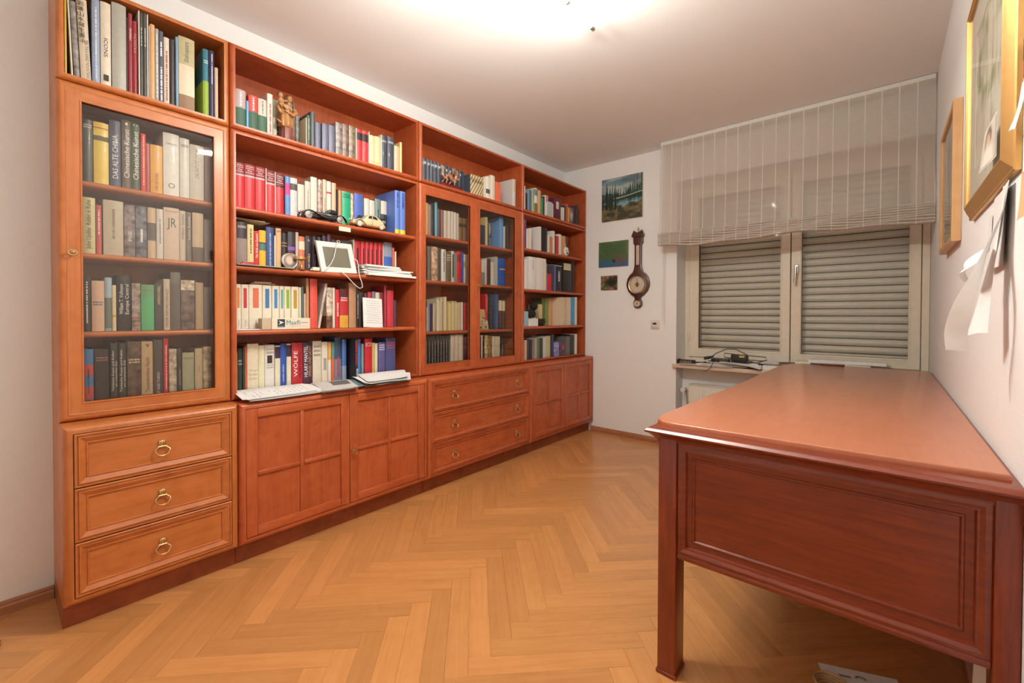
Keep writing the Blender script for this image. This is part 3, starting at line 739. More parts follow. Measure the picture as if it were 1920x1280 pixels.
BOOKS = {
'T1': (-0.012, 1.931, [
(1527.5, 1534.0, 271, 'cda436', {'t': [('A JAPANESE TOUCH FOR YOUR GARDEN', 'd', 'efd98a', 0.12, 0.98, 0.45)]}),(1544.8, 1550.0, 270, 'd8cbb4', {'l': 2}),
(1552.4, 1568.4, 266, '8a8178', {'l': 2.3, 'm': 1}),
(1569.5, 1596.7, 284, 'cdb89c', {'l': 2.2, 't': [('劉墉山水寫生畫法', 'v', '2c2620', 0.45, 0.97, 0.62), ('TEN THOUSAND MOUNTAINS', 'd', '5a4a3a', 0.02, 0.5, 0.35)]}),
(1598.7, 1620.4, 304, '8f99aa', {'t': [('~', 'd', 'd8d8dc', 0.05, 0.9, 0.3)]}),
(1622.1, 1651.3, 307, 'dac8ae', {'t': [('ICONS', 'd', '2a2420', 0.3, 0.62, 0.38), ('■', 'h', '2a2420', 0.06, 0.14, 0.5)]}),(1653.0, 1694.6, 321, 'a69f90'),
(1695.3, 1699.3, 282, '5a2428'),(1699.9, 1711.8, 301, '8f3238', {'t': [('HEREND', 'u', 'e8dcc8', 0.62, 0.86, 0.5)]}),
(1712.4, 1727.8, 280, '94292f', {'t': [('PASSION', 'u', 'c8847a', 0.55, 0.85, 0.6)]}),(1729.2, 1733.2, 325, 'e4dccf', {'c': 'slip'}),
(1733.8, 1743.8, 324, '504a43', {'t': [('~', 'd', 'cfc8bc', 0.6, 0.82, 0.4)]}),(1744.4, 1755.3, 325, '4d4740', {'t': [('~', 'd', 'cfc8bc', 0.6, 0.82, 0.4)]}),
(1755.9, 1759.9, 325, 'e4dccf', {'c': 'slip'}),(1760.5, 1764.5, 282, 'bba89b'),(1765.1, 1780.0, 293, 'd5a26c'),
(1780.6, 1792.1, 284, 'a39d96', {'t': [('~', 'u', 'f0ece6', 0.05, 0.95, 0.5)]}),
(1792.8, 1807.6, 282, '57555e', {'t': [('~', 'u', 'e8e4de', 0.03, 0.5, 0.6), ('~', 'u', 'e8e4de', 0.65, 0.85, 0.6)]}),
(1808.6, 1826.8, 265, 'dfccb6', {'t': [('~', 'u', 'b0483c', 0.05, 0.8, 0.45)]}),(1828.1, 1843.8, 265, '3d3432'),(1846.6, 1856.0, 283, '7f9aac'),
(1856.7, 1911.1, 293, 'd6c0a2', {'b': [(0.62, 1, 'b5a67e'), (0.0, 0.2, '8a6a4c')], 't': [('Shakespeare', 'u', '4a4030', 0.66, 0.94, 0.4)]}),
(1940.4, 1961.1, 278, '35707f', {'b': [(0, 0.52, '8ea63c')], 't': [('~', 'h', 'd8e8e8', 0.78, 0.84, 0.7)]}),
(1963.0, 1982.2, 281, '2c2844', {'t': [('~', 'u', 'd8d4e0', 0.5, 0.95, 0.3)]}),(1983.6, 1996.9, 219, 'caa98e'),]),
'G1': (-0.045, 1.575, [
(1574.3, 1602.8, 227, '4c4842', {'t': [('~', 'h', 'd8d4cc', 0.86, 0.93, 0.8)]}),(1604.1, 1646.2, 227, 'e2be4c', {'b': [(0.7, 0.78, '5a4a24'), (0.9, 0.915, 'c0442c')]}),
(1647.6, 1680.4, 247, '4d5062', {'t': [('DAS ALTE CHINA', 'u', 'f2efe8', 0.12, 0.78, 0.5)]}),
(1683.8, 1710.4, 261, '6e5c4e', {'t': [('Chinesische Kunst', 'u', 'f4ece0', 0.15, 0.86, 0.6), ('•', 'h', 'f4ece0', 0.92, 0.96, 0.3)]}),
(1711.1, 1738.8, 263, '4f5842', {'t': [('Chinesische Kunst', 'u', 'f4ece0', 0.15, 0.86, 0.6), ('• •', 'h', 'f4ece0', 0.93, 0.97, 0.5)]}),
(1740.2, 1755.7, 224, 'dc463c', {'t': [('~', 'u', 'f4b8a0', 0.1, 0.95, 0.4)]}),(1756.4, 1767.7, 189, 'bc645c'),
(1769.3, 1808.8, 191, 'e3a44c', {'t': [('LYRIK DES OSTENS', 'u', '6a4a1c', 0.05, 0.42, 0.35)]}),
(1810.6, 1864.2, 253, 'e0d7ca', {'t': [('DIE CHINESISCHE WELT', 'h', '3a342c', 0.8, 0.86, 0.75), ('○', 'h', '6a645c', 0.12, 0.2, 0.4)]}),
(1865.9, 1899.8, 247, 'dcd4c8', {'t': [('~', 'h', '6a645c', 0.85, 0.9, 0.5)]}),
(1901.1, 1951.9, 232, 'c8bcaa', {'t': [('DAS ANTLITZ CHINAS', 'u', '6a5e50', 0.4, 0.93, 0.3)]}),(1953.7, 1976.6, 233, 'a0807a'),]),
'G2': (-0.045, 1.313, [
(1573.4, 1607.9, 205, 'd3c48e', {'t': [('John Updike  Rabbit in Ruhe', 'u', '2c2820', 0.08, 0.95, 0.5)]}),
(1608.9, 1624.8, 182, 'c85c54', {'t': [('~', 'u', 'f0d8cc', 0.4, 0.9, 0.4)]}),(1629.1, 1687.3, 207, 'bfae94', {'t': [('~', 'd', '8a7a64', 0.3, 0.85, 0.2)]}),
(1688.7, 1722.1, 199, '877470', {'m': 1, 't': [('ENGEL', 'u', 'ece4dc', 0.3, 0.5, 0.3)]}),
(1723.2, 1757.7, 200, '737074', {'m': 1, 't': [('~', 'u', 'ece4dc', 0.3, 0.55, 0.3)]}),(1759.6, 1786.1, 201, 'cdae8c', {'b': [(0.35, 0.7, '6a5c50')]}),
(1787.3, 1809.4, 200, 'dacec0', {'t': [('~', 'u', '8a8078', 0.3, 0.8, 0.3)]}),
(1810.6, 1862.7, 212, 'd1b79e', {'t': [('JR', 'h', '5a5e50', 0.55, 0.82, 0.6), ('WILLIAM GADDIS', 'h', '8a7460', 0.9, 0.96, 0.8)]}),
(1863.5, 1884.3, 207, 'cfbca4', {'t': [('William Gaddis', 'u', '5a4c40', 0.4, 0.95, 0.4)]}),
(1885.2, 1906.0, 205, '7d6e62', {'t': [('Letzte Instanz', 'u', 'ddd0c0', 0.4, 0.95, 0.4)]}),(1907.8, 1947.6, 207, 'c3a888', {'b': [(0, 0.3, '6a5a4c')]}),
(1950.4, 1976.1, 186, '806e66'),]),
'G3': (-0.045, 1.0255, [
(1572.1, 1593.4, 203, '403630', {'t': [('~', 'u', 'e0d8cc', 0.15, 0.9, 0.28)]}),(1595.4, 1630.8, 188, 'd7ae90', {'t': [('~', 'h', '3a5a88', 0.5, 0.6, 0.7)]}),
(1631.9, 1651.9, 202, '72786c', {'b': [(0.62, 1, 'a8b8c0'), (0, 0.05, '9aa8b0')]}),(1652.5, 1664.3, 174, 'e2cca4', {'b': [(0.3, 0.35, 'd8a02c')]}),
(1665.9, 1708.3, 213, '2c2622', {'t': [('William T. Vollmann', 'u', 'f0ece4', 0.3, 0.84, 0.26), ('Europe Central', 'u', 'f0ece4', 0.3, 0.84, 0.34)]}),
(1710.1, 1736.7, 185, 'a08e80', {'m': 1, 'b': [(0.1, 0.12, 'c03028'), (0.26, 0.28, 'c03028')]}),
(1737.9, 1778.6, 181, '5cab72', {'b': [(0.72, 1, '6c9c6c')], 't': [('JAMES JOYCE ULYSSES', 'h', '2c5a38', 0.84, 0.9, 0.8)]}),
(1779.8, 1807.7, 187, '504e46', {'t': [('LAWRENCE DURRELL', 'u', 'd8c89c', 0.55, 0.95, 0.55)]}),
(1809.4, 1831.1, 208, 'cfbaa0', {'t': [('UNTER DEM MILCHWALD', 'u', '4a4038', 0.05, 0.8, 0.4)]}),(1832.0, 1865.5, 238, '746c5f', {'b': [(0, 0.8, '675f54')]}),
(1867.2, 1916.3, 207, '705d52', {'m': 1, 'b': [(0.8, 1, 'cdb89c')]}),(1917.7, 1946.1, 200, 'ad9474'),(1947.0, 1973.7, 182, '6e6058'),]),
'G4': (-0.045, 0.729, [
(1570.1, 1599.1, 231, '42749f', {'b': [(0.2, 0.4, 'c04840'), (0.58, 0.75, 'c04840')], 't': [('~', 'u', '1c2c3c', 0.3, 0.7, 0.2)]}),
(1601.2, 1642.3, 229, '322b26', {'t': [('~', 'h', 'b07868', 0.8, 0.88, 0.6)]}),
(1646.4, 1668.2, 251, '3d3d33', {'t': [('Türkische Kunst und Kultur', 'u', 'e0dccc', 0.25, 0.9, 0.3), ('aus osmanischer Zeit', 'u', 'e0dccc', 0.25, 0.8, 0.25)]}),
(1669.3, 1692.3, 250, '3b3b31', {'t': [('Türkische Kunst und Kultur', 'u', 'e0dccc', 0.25, 0.9, 0.3), ('aus osmanischer Zeit', 'u', 'e0dccc', 0.25, 0.8, 0.25)]}),
(1694.7, 1736.7, 254, '5e4a3a', {'m': 1, 't': [('~', 'h', 'e0c898', 0.66, 0.74, 0.8)]}),
(1737.9, 1773.7, 253, 'be9e76', {'t': [('Tausendundeine Nacht', 'u', '4a3826', 0.2, 0.75, 0.35), ('9', 'h', '2c241c', 0.9, 0.96, 0.3)]}),
(1775.4, 1806.1, 257, '504540', {'t': [('POST AND TURKEY', 'u', 'cfc0b0', 0.1, 0.5, 0.3)]}),(1807.4, 1824.0, 261, 'b52c2c', {'t': [('~', 'u', 'e8c8b8', 0.2, 0.9, 0.35)]}),
(1825.1, 1851.1, 217, 'baaa92', {'m': 1}),(1852.4, 1869.6, 220, '3d3834', {'t': [('Christoph Peters', 'u', 'c8c0b4', 0.2, 0.7, 0.35)]}),
(1870.9, 1912.4, 199, 'a29e7e', {'t': [('~', 'h', '5a583c', 0.86, 0.9, 0.8)]}),(1914.3, 1942.7, 215, 'bba682', {'t': [('LOTI', 'u', '6a5a40', 0.3, 0.9, 0.2)]}),
(1944.2, 1974.3, 221, 'ad9776', {'m': 1}),]),
'T2': (-0.012, 1.931, [
(2060.9, 2104.0, 160, 'ad958e', {'b': [(0, 0.5, '35553f')], 't': [('~', 'u', 'e8dcd4', 0.55, 0.95, 0.25)]}),(2105.2, 2113.8, 121, '639fc6'),
(2115.2, 2154.4, 154, 'c43c32', {'b': [(0, 0.52, '35553f')], 't': [('~', 'u', 'e8dcd4', 0.56, 0.95, 0.25)]}),
(2155.7, 2191.9, 152, 'd3bba7', {'b': [(0, 0.5, '3d5e45')], 't': [('~', 'u', '6a5a50', 0.56, 0.95, 0.25)]}),
(2193.8, 2218.4, 188, 'dccfbe', {'t': [('~', 'u', 'b04a3c', 0.05, 0.75, 0.45)]}),
(2245.8, 2284.5, 199, 'd8c5a6', {'t': [('~', 'u', '3a3024', 0.05, 0.5, 0.4)], 'x': -0.065}),(2286.5, 2310.5, 204, 'b79f84', {'x': -0.065}),
(2312.5, 2349.5, 205, '8a7466', {'x': -0.065}),(2351.4, 2372.4, 166, '7d786f', {'m': 1, 'x': -0.065}),
(2373.0, 2377.0, 137, 'dbcba5', {'t': [('~', 'u', '4a4234', 0.5, 0.9, 0.3)]}),(2377.6, 2396.4, 151, '414c40', {'t': [('~', 'u', 'c8ccb8', 0.2, 0.9, 0.25)]}),
(2398.5, 2420.0, 176, '505453'),(2420.6, 2449.4, 130, '666474'),(2456.0, 2489.6, 137, '666474'),(2491.8, 2525.7, 141, '666474'),(2529.8, 2567.5, 168, '84776c', {'m': 1}),
(2568.6, 2602.4, 172, '7c6152', {'m': 1}),(2603.6, 2639.4, 174, '806a52', {'m': 1}),(2643.2, 2647.2, 172, 'e6dccf', {'c': 'slip'}),
(2647.8, 2684.4, 172, 'd23136', {'b': [(0.66, 0.9, '2c2220')]}),(2685.6, 2721.4, 174, 'd23136', {'b': [(0.66, 0.9, '2c2220')]}),
(2722.0, 2726.0, 177, 'e6dccf', {'c': 'slip'}),(2729.3, 2761.3, 163, 'dfc693', {'b': [(0.1, 0.12, 'b99850')]}),
(2763.3, 2799.5, 167, 'dfc693', {'b': [(0.1, 0.12, 'b99850')]}),(2800.8, 2804.8, 185, 'e6dccf', {'c': 'slip'}),
(2805.4, 2842.8, 186, '44454d', {'t': [('~', 'h', 'd8d8d8', 0.8, 0.86, 0.7)]}),(2844.2, 2890.1, 191, '44454d', {'t': [('~', 'h', 'd8d8d8', 0.8, 0.86, 0.7)]}),
(2892.3, 2927.7, 152, 'dab28e'),(2929.1, 2944.9, 181, 'd1c37e'),]),
'R2': (-0.025, 1.573, [
(2064.4, 2100.5, 197, 'c3292f', {'b': [(0.75, 1, '8a2024'), (0.71, 0.75, 'b0a8a4')], 't': [('Walter Kempowski Das Echolot', 'm', 'f0dcd4', 0.78, 0.97, 0.8)]}),
(2101.8, 2145.2, 199, 'c3292f', {'b': [(0.75, 1, '8a2024'), (0.71, 0.75, 'b0a8a4')], 't': [('Walter Kempowski Das Echolot', 'm', 'f0dcd4', 0.78, 0.97, 0.8)]}),
(2146.5, 2187.3, 198, 'c3292f', {'b': [(0.75, 1, '8a2024'), (0.71, 0.75, 'b0a8a4')], 't': [('Walter Kempowski Das Echolot', 'm', 'f0dcd4', 0.78, 0.97, 0.8)]}),
(2189.1, 2193.1, 199, 'eadfd2', {'c': 'slip'}),
(2194.1, 2230.7, 191, 'c3292f', {'b': [(0.72, 1, '7a1e22'), (0.67, 0.71, 'b0a8a4')], 't': [('Walter Kempowski Das Echolot', 'm', 'f0dcd4', 0.75, 0.96, 0.8)]}),
(2231.3, 2235.3, 192, 'eadfd2', {'c': 'slip'}),
(2235.9, 2274.6, 189, 'b5262d', {'b': [(0.72, 1, '6a1c20'), (0.67, 0.71, '2a2020')], 't': [('Walter Kempowski Das Echolot', 'm', 'f0dcd4', 0.75, 0.96, 0.8)]}),
(2278.5, 2301.2, 185, '638bb8', {'b': [(0.52, 0.82, 'd8437c')]}),(2302.2, 2336.1, 184, 'c2bdb8', {'b': [(0.68, 0.85, '4a4440')]}),
(2375.4, 2410.4, 186, 'dacdb8', {'x': -0.085}),(2412.6, 2441.8, 210, 'd3c5b0', {'t': [('~', 'u', 'a09480', 0.3, 0.8, 0.3)], 'x': -0.085}),
(2443.0, 2477.3, 239, 'dfd0ba', {'x': -0.085}),(2479.6, 2506.0, 234, 'ac9182', {'m': 1, 'x': -0.085}),
(2507.7, 2528.2, 240, 'dabd9b', {'t': [('~', 'u', '8a5a3c', 0.1, 0.6, 0.3)], 'x': -0.085}),(2529.9, 2554.9, 236, 'e2d4c2', {'b': [(0.72, 0.76, 'c03030')], 'x': -0.085}),
(2557.9, 2583.2, 234, 'd2ae8b', {'x': -0.085}),(2585.6, 2593.6, 203, '2b2624', {'x': -0.085}),(2596.0, 2615.2, 201, 'cd8a55', {'x': -0.085}),
(2617.7, 2667.6, 202, '219e70', {'t': [('~', 'h', '0f4a30', 0.82, 0.94, 0.8)], 'x': -0.085}),(2669.5, 2687.6, 199, 'ccae92', {'m': 1, 'x': -0.085}),
(2690.9, 2744.5, 206, '4d64ae', {'x': -0.085}),(2754.6, 2787.4, 190, 'd7cab7', {'x': -0.085}),
(2788.7, 2823.6, 186, 'ccc3b4', {'b': [(0.44, 0.54, 'd9a92c'), (0.3, 0.44, 'c0322c')], 'x': -0.085}),
(2826.4, 2862.8, 202, '6e7f77', {'t': [('~', 'u', '2c3430', 0.3, 0.7, 0.3)], 'x': -0.085}),(2865.7, 2905.2, 198, 'd3c1ac', {'b': [(0, 0.6, '303238')], 'x': -0.085}),
(2906.4, 2939.1, 254, '5e7abd', {'b': [(0, 0.1, 'd0c23c')], 't': [('~', 'u', '33488a', 0.6, 0.95, 0.6)]}),
(2941.4, 2978.6, 256, '5e7abd', {'b': [(0, 0.1, 'd0c23c')], 't': [('~', 'u', '33488a', 0.6, 0.95, 0.6)]}),]),
'R3': (-0.03, 1.312, [
(2063.9, 2069.4, 175, '7f8c83'),(2070.3, 2112.8, 195, '3c2c30', {'b': [(0, 0.62, '8a776e')], 't': [('~', 'h', 'cfc4bc', 0.86, 0.92, 0.5)]}),
(2113.6, 2140.5, 189, 'd6c089', {'t': [('~', 'u', '6a5a34', 0.3, 0.9, 0.4)]}),
(2141.8, 2162.5, 164, 'c53731', {'t': [('Die Welt von Gestern', 'u', 'f4e4d8', 0.25, 0.92, 0.5)]}),
(2163.4, 2193.1, 170, 'd9a833', {'b': [(0.45, 0.64, '4c6e66'), (0.64, 0.67, '2c2620')]}),(2194.1, 2227.9, 190, '374874', {'t': [('~', 'u', '9aaac8', 0.05, 0.85, 0.3)]}),
(2228.8, 2235.4, 153, 'd8c4a4'),(2236.9, 2261.5, 190, 'cba27a', {'t': [('~', 'h', '5a3c24', 0.9, 0.95, 0.6)]}),
(2287.6, 2315.4, 182, '2d2726', {'b': [(0.72, 0.74, 'b8925a'), (0.64, 0.66, 'b8925a')], 'x': -0.06}),
(2316.9, 2353.6, 192, '3c353b', {'b': [(0.52, 0.62, '80509a')], 'x': -0.06}),(2355.2, 2370.0, 195, 'ccb19b', {'x': -0.06}),
(2371.5, 2402.1, 177, 'cd754e', {'b': [(0.62, 0.86, 'd9cbb0')], 'x': -0.06}),
(2404.8, 2439.9, 184, '30232a', {'t': [('~', 'u', 'b0a4a8', 0.1, 0.5, 0.3), ('k', 'h', 'cfc4c8', 0.85, 0.92, 0.3)], 'x': -0.06}),
(2441.5, 2466.7, 186, '30232a', {'t': [('~', 'u', 'b0a4a8', 0.1, 0.5, 0.3), ('k', 'h', 'cfc4c8', 0.85, 0.92, 0.3)], 'x': -0.06}),
(2467.9, 2492.4, 187, '30232a', {'t': [('k', 'h', 'cfc4c8', 0.85, 0.92, 0.3)], 'x': -0.06}),(2494.7, 2520.2, 199, '3a2630', {'x': -0.06}),
(2521.4, 2545.0, 210, '5a2c38', {'x': -0.06}),(2547.3, 2599.4, 185, '2c2426', {'x': -0.06}),(2602.4, 2668.5, 187, '40302c', {'x': -0.06}),
(2672.3, 2676.3, 200, 'eadfd2', {'c': 'slip', 'x': -0.06}),(2689.1, 2732.7, 199, 'c42c32', {'b': [(0.2, 0.8, '3a1a1c')], 'bw': 0.3, 'x': -0.08}),
(2734.0, 2762.4, 200, 'c42c32', {'b': [(0.2, 0.8, '3a1a1c')], 'bw': 0.3, 'x': -0.08}),
(2763.7, 2789.8, 202, 'c42c32', {'b': [(0.2, 0.8, '3a1a1c')], 'bw': 0.3, 'x': -0.08}),
(2791.2, 2817.7, 203, 'c42c32', {'b': [(0.2, 0.8, '3a1a1c')], 'bw': 0.3, 'x': -0.08}),
(2819.8, 2848.2, 205, 'c42c32', {'b': [(0.2, 0.8, '3a1a1c')], 'bw': 0.3, 'x': -0.08}),
(2849.7, 2876.4, 206, 'c42c32', {'b': [(0.2, 0.8, '3a1a1c')], 'bw': 0.3, 'x': -0.08}),(2877.8, 2881.8, 207, 'eadfd2', {'c': 'slip', 'x': -0.08}),
(2887.3, 2942.4, 215, '425fa6', {'b': [(0.6, 1, '8a8fa0')], 'x': -0.08}),(2944.7, 2959.8, 188, 'cd6443', {'x': -0.08}),(2961.4, 2970.6, 167, 'e2d8c8', {'x': -0.08}),]),
'R4': (-0.06, 1.0185, [
(2083.6, 2106.3, 211, 'e4d6bc', {'b': [(0.48, 0.92, 'd07c32')], 'bw': 0.45, 't': [('C.H. Beck', 'u', '9a8c74', 0.06, 0.22, 0.22)], 'x': -0.03}),
(2107.6, 2138.8, 211, 'e4d6bc', {'b': [(0.48, 0.92, 'c2323c')], 'bw': 0.45, 't': [('C.H. Beck', 'u', '9a8c74', 0.06, 0.22, 0.22)], 'x': -0.03}),
(2140.2, 2197.3, 213, 'e4d6bc', {'b': [(0.48, 0.92, 'd06c4c')], 'bw': 0.45, 't': [('C.H. Beck', 'u', '9a8c74', 0.06, 0.22, 0.22)], 'x': -0.03}),
(2198.7, 2240.3, 212, 'e4d6bc', {'b': [(0.48, 0.92, '41729e')], 'bw': 0.45, 't': [('C.H. Beck', 'u', '9a8c74', 0.06, 0.22, 0.22)], 'x': -0.03}),
(2242.2, 2275.6, 212, 'e4d6bc', {'b': [(0.48, 0.92, '3c82b4')], 'bw': 0.45, 't': [('C.H. Beck', 'u', '9a8c74', 0.06, 0.22, 0.22)], 'x': -0.03}),
(2277.1, 2298.7, 212, 'e4d6bc', {'b': [(0.48, 0.92, '4c9d8d')], 'bw': 0.45, 't': [('C.H. Beck', 'u', '9a8c74', 0.06, 0.22, 0.22)], 'x': -0.03}),
(2300.2, 2331.4, 212, 'e4d6bc', {'b': [(0.48, 0.92, '7cab2c')], 'bw': 0.45, 't': [('C.H. Beck', 'u', '9a8c74', 0.06, 0.22, 0.22)], 'x': -0.03}),
(2333.4, 2370.7, 212, 'e4d6bc', {'b': [(0.48, 0.92, 'b28c2c')], 'bw': 0.45, 't': [('C.H. Beck', 'u', '9a8c74', 0.06, 0.22, 0.22)], 'x': -0.03}),
(2371.7, 2382.4, 210, 'e0d2b8', {'x': -0.03}),(2383.5, 2392.6, 215, '566b61', {'c': 'slip', 'x': -0.03}),(2395.8, 2406.6, 179, 'ccac8c', {'x': -0.03}),
(2408.4, 2423.1, 258, 'c08e68', {'x': -0.03}),(2428.6, 2467.2, 258, 'db5342', {'x': -0.03}),
(2468.9, 2481.4, 240, 'd3c8b8', {'l': -10, 't': [('KATZENBUCH', 'u', '3a322c', 0.05, 0.95, 0.55)], 'x': -0.03}),
(2517.8, 2549.7, 217, 'cdb89f', {'m': 1, 'b': [(0, 0.3, '7a5238')], 'x': -0.03}),(2550.9, 2564.7, 217, 'dccfbe', {'x': -0.03}),
(2567.1, 2591.4, 209, 'c92c32', {'t': [('~', 'u', 'f0d0c4', 0.3, 0.65, 0.5)], 'x': -0.03}),
(2592.6, 2642.5, 213, 'b83030', {'b': [(0.75, 1, '5c2024'), (0, 0.32, 'd29c3c')], 't': [('~', 'h', 'f0dccc', 0.68, 0.8, 0.8)], 'x': -0.03}),
(2647.0, 2690.7, 250, 'b48662', {'x': -0.03}),(2692.6, 2707.1, 252, '2a2422', {'t': [('~', 'u', 'd8d0c4', 0.2, 0.75, 0.4)], 'x': -0.03}),
(2709.0, 2740.3, 200, '3d2d2b', {'x': -0.03}),(2742.3, 2761.9, 196, '5a2a2a', {'x': -0.03}),(2764.7, 2791.5, 202, 'bb333d', {'x': -0.03}),
(2793.5, 2813.8, 207, '7a7a8a', {'x': -0.03}),(2815.9, 2842.8, 203, 'dacaac', {'x': -0.03}),(2844.2, 2871.6, 203, '74262c', {'x': -0.03}),
(2873.8, 2891.3, 245, 'a6333d', {'x': -0.03}),(2894.3, 2939.7, 218, 'c23843', {'x': -0.03}),(2942.0, 2965.6, 161, '4d2d3d', {'x': -0.03}),]),
'R5': (-0.09, 0.729, [
(2082.1, 2089.9, 185, 'c08a58'),(2090.8, 2111.6, 204, '2f3a30', {'t': [('~', 'h', 'a8a484', 0.6, 0.75, 0.7)]}),(2112.2, 2121.5, 208, '3c4238'),
(2122.4, 2130.4, 213, 'd0603c'),(2131.9, 2181.0, 222, 'e2d2b2', {'t': [('Von fernen Ländern', 'm', 'b09a78', 0.22, 0.48, 0.75)]}),(2182.4, 2209.2, 212, 'e5d8b2'),
(2210.2, 2252.9, 213, 'e2d9cc', {'b': [(0.58, 0.76, '3a2a28')], 'bw': 0.55, 't': [('JULIEN GREEN', 'm', '4a423c', 0.79, 0.93, 0.8), ('JUNGE JAHRE', 'm', '4a423c', 0.45, 0.56, 0.75)]}),
(2254.5, 2280.0, 208, 'e2d6b6', {'b': [(0.7, 0.97, '3c2c40')]}),(2281.1, 2309.2, 215, '31529e', {'t': [('JULIEN GREEN', 'u', 'e8e4dc', 0.1, 0.55, 0.3)]}),
(2311.4, 2334.1, 214, 'e2d6b6', {'b': [(0.7, 0.97, '3c2c40')]}),
(2335.8, 2390.4, 218, 'b32c31', {'t': [('WÖLFE', 'u', 'f4e8dc', 0.2, 0.82, 0.42), ('HILARY MANTEL', 'u', '5a1c20', 0.2, 0.8, 0.26)]}),
(2392.1, 2440.0, 217, '4c2c3d', {'t': [('HILARY MANTEL', 'u', 'f4ece4', 0.18, 0.92, 0.38), ('SPIEGEL UND LICHT', 'u', 'd0a070', 0.18, 0.92, 0.28)]}),
(2441.7, 2488.8, 222, 'dbccb4', {'t': [('~', 'm', '8a7e6c', 0.62, 0.92, 0.6)]}),(2490.7, 2524.3, 215, 'e0d2ba', {'b': [(0.3, 0.6, 'a0988a')], 'bw': 0.5}),
(2526.2, 2544.9, 214, 'e0d2ba', {'b': [(0.55, 1, 'dba54c')]}),(2546.8, 2562.0, 212, 'd8623c', {'b': [(0.6, 1, '5a8a84')]}),
(2563.9, 2603.1, 237, '3c4d66', {'b': [(0, 0.5, '707888')], 't': [('~', 'u', 'b83a3c', 0.1, 0.55, 0.5)]}),(2605.7, 2632.0, 224, '4c6da4', {'b': [(0, 0.35, '8a98ac')]}),
(2642.1, 2655.4, 225, '231d1c', {'x': 0.075, 't': [('NANGA PARBAT', 'u', 'e0342c', 0.4, 0.98, 0.85), ('H.WEYER', 'u', 'f0ece4', 0.02, 0.3, 0.75)]}),
(2701.8, 2722.0, 223, '4273b4'),(2723.4, 2738.9, 195, '7d8d83'),(2743.9, 2791.4, 223, 'bb2632', {'t': [('ECO', 'h', 'f0d8c8', 0.8, 0.9, 0.8)]}),
(2793.6, 2811.2, 198, 'cca85e'),(2812.7, 2832.0, 193, 'dccdb0'),(2835.0, 2881.4, 198, '5c557e', {'t': [('~', 'm', 'cfc8dc', 0.75, 0.95, 0.6)]}),
(2884.5, 2952.9, 221, '4c4c76', {'t': [('~', 'm', 'b85058', 0.7, 0.9, 0.6)]}),]),
'T3': (-0.015, 1.931, [
(3085.0, 3099.0, 135, '42454f', {'o': 1}),(3101.0, 3131.4, 137, '42454f', {'o': 1}),(3133.3, 3159.3, 137, '42454f', {'o': 1}),(3161.3, 3185.6, 136, '42454f', {'o': 1}),
(3187.6, 3219.0, 137, '42454f', {'o': 1}),(3221.1, 3247.7, 137, '42454f', {'o': 1}),(3301.5, 3329.3, 163, '42454f', {'o': 1, 'x': -0.06}),
(3331.5, 3362.5, 164, '42454f', {'o': 1, 'x': -0.06}),(3364.8, 3393.5, 163, '42454f', {'o': 1, 'x': -0.06}),(3395.8, 3425.0, 163, '42454f', {'o': 1, 'x': -0.06}),
(3427.3, 3457.0, 163, '42454f', {'o': 1, 'x': -0.06}),(3459.4, 3486.5, 163, '42454f', {'o': 1, 'x': -0.06}),(3488.9, 3506.3, 162, '42454f', {'o': 1, 'x': -0.06}),
(3506.9, 3510.9, 137, '42454f', {'o': 1}),(3511.5, 3646.9, 139, 'd8bd90', {'s': 1, 't': [('Schiller', 'h', '2a2420', 0.62, 0.84, 0.8)]}),(3650.2, 3670.9, 146, 'dccbb0'),
(3672.9, 3717.0, 161, 'e2d6c6', {'b': [(0.25, 0.45, '55555f')]}),(3719.0, 3766.9, 180, 'dacbb0'),(3770.4, 3796.5, 145, 'dc6d4e'),(3798.7, 3830.7, 143, 'dc6d4e'),
(3971.4, 4009.2, 211, 'cdc4bb', {'b': [(0.55, 0.95, 'd8b060')], 'bw': 0.3}),]),
'J1': (-0.05, 1.602, [
(3150.5, 3177.7, 203, 'cb9f68'),(3179.5, 3197.9, 196, '8e7e74'),(3199.2, 3229.0, 206, '35323c', {'m': 1}),(3230.9, 3252.3, 223, '5e9fb4'),(3255.5, 3279.8, 182, '5c3d3d'),
(3281.1, 3303.8, 181, '8e5e5a'),(3305.1, 3336.6, 183, 'cdbeae'),(3338.6, 3368.1, 185, 'd0c2b4'),(3369.4, 3395.2, 186, 'cdbeae'),(3396.6, 3417.9, 186, 'd0c2b4'),
(3419.3, 3435.2, 183, 'c8bcb0'),(3437.3, 3478.9, 159, '7d5d3d', {'b': [(0.6, 0.75, '3a2a1c')]}),(3481.1, 3513.4, 160, '765838', {'b': [(0.6, 0.75, '3a2a1c')]}),
(3515.6, 3536.8, 159, '6e5234'),(3550.0, 3572.3, 162, '6a5040'),(3576.0, 3602.3, 161, '5a4638'),(3606.1, 3640.5, 156, '7a6048'),
(3645.2, 3667.7, 142, '33344c', {'b': [(0.4, 0.9, 'dcd8d0')]}),(3670.1, 3696.8, 142, '33344c', {'b': [(0.4, 0.9, 'dcd8d0')]}),(3699.9, 3723.0, 206, 'd3bc7e'),
(3725.5, 3738.3, 168, '2f4a50'),(3864.6, 3906.9, 236, '6d9ed4'),(3908.8, 3918.4, 169, 'dcd4c8'),(3921.0, 3951.1, 178, '44382f'),(3954.6, 3984.2, 201, '3a3230'),]),
'J2': (-0.05, 1.314, [
(3168.8, 3198.2, 217, '6e6054'),(3200.1, 3250.8, 219, 'cba488', {'m': 1}),(3254.6, 3282.8, 215, '4f4640'),
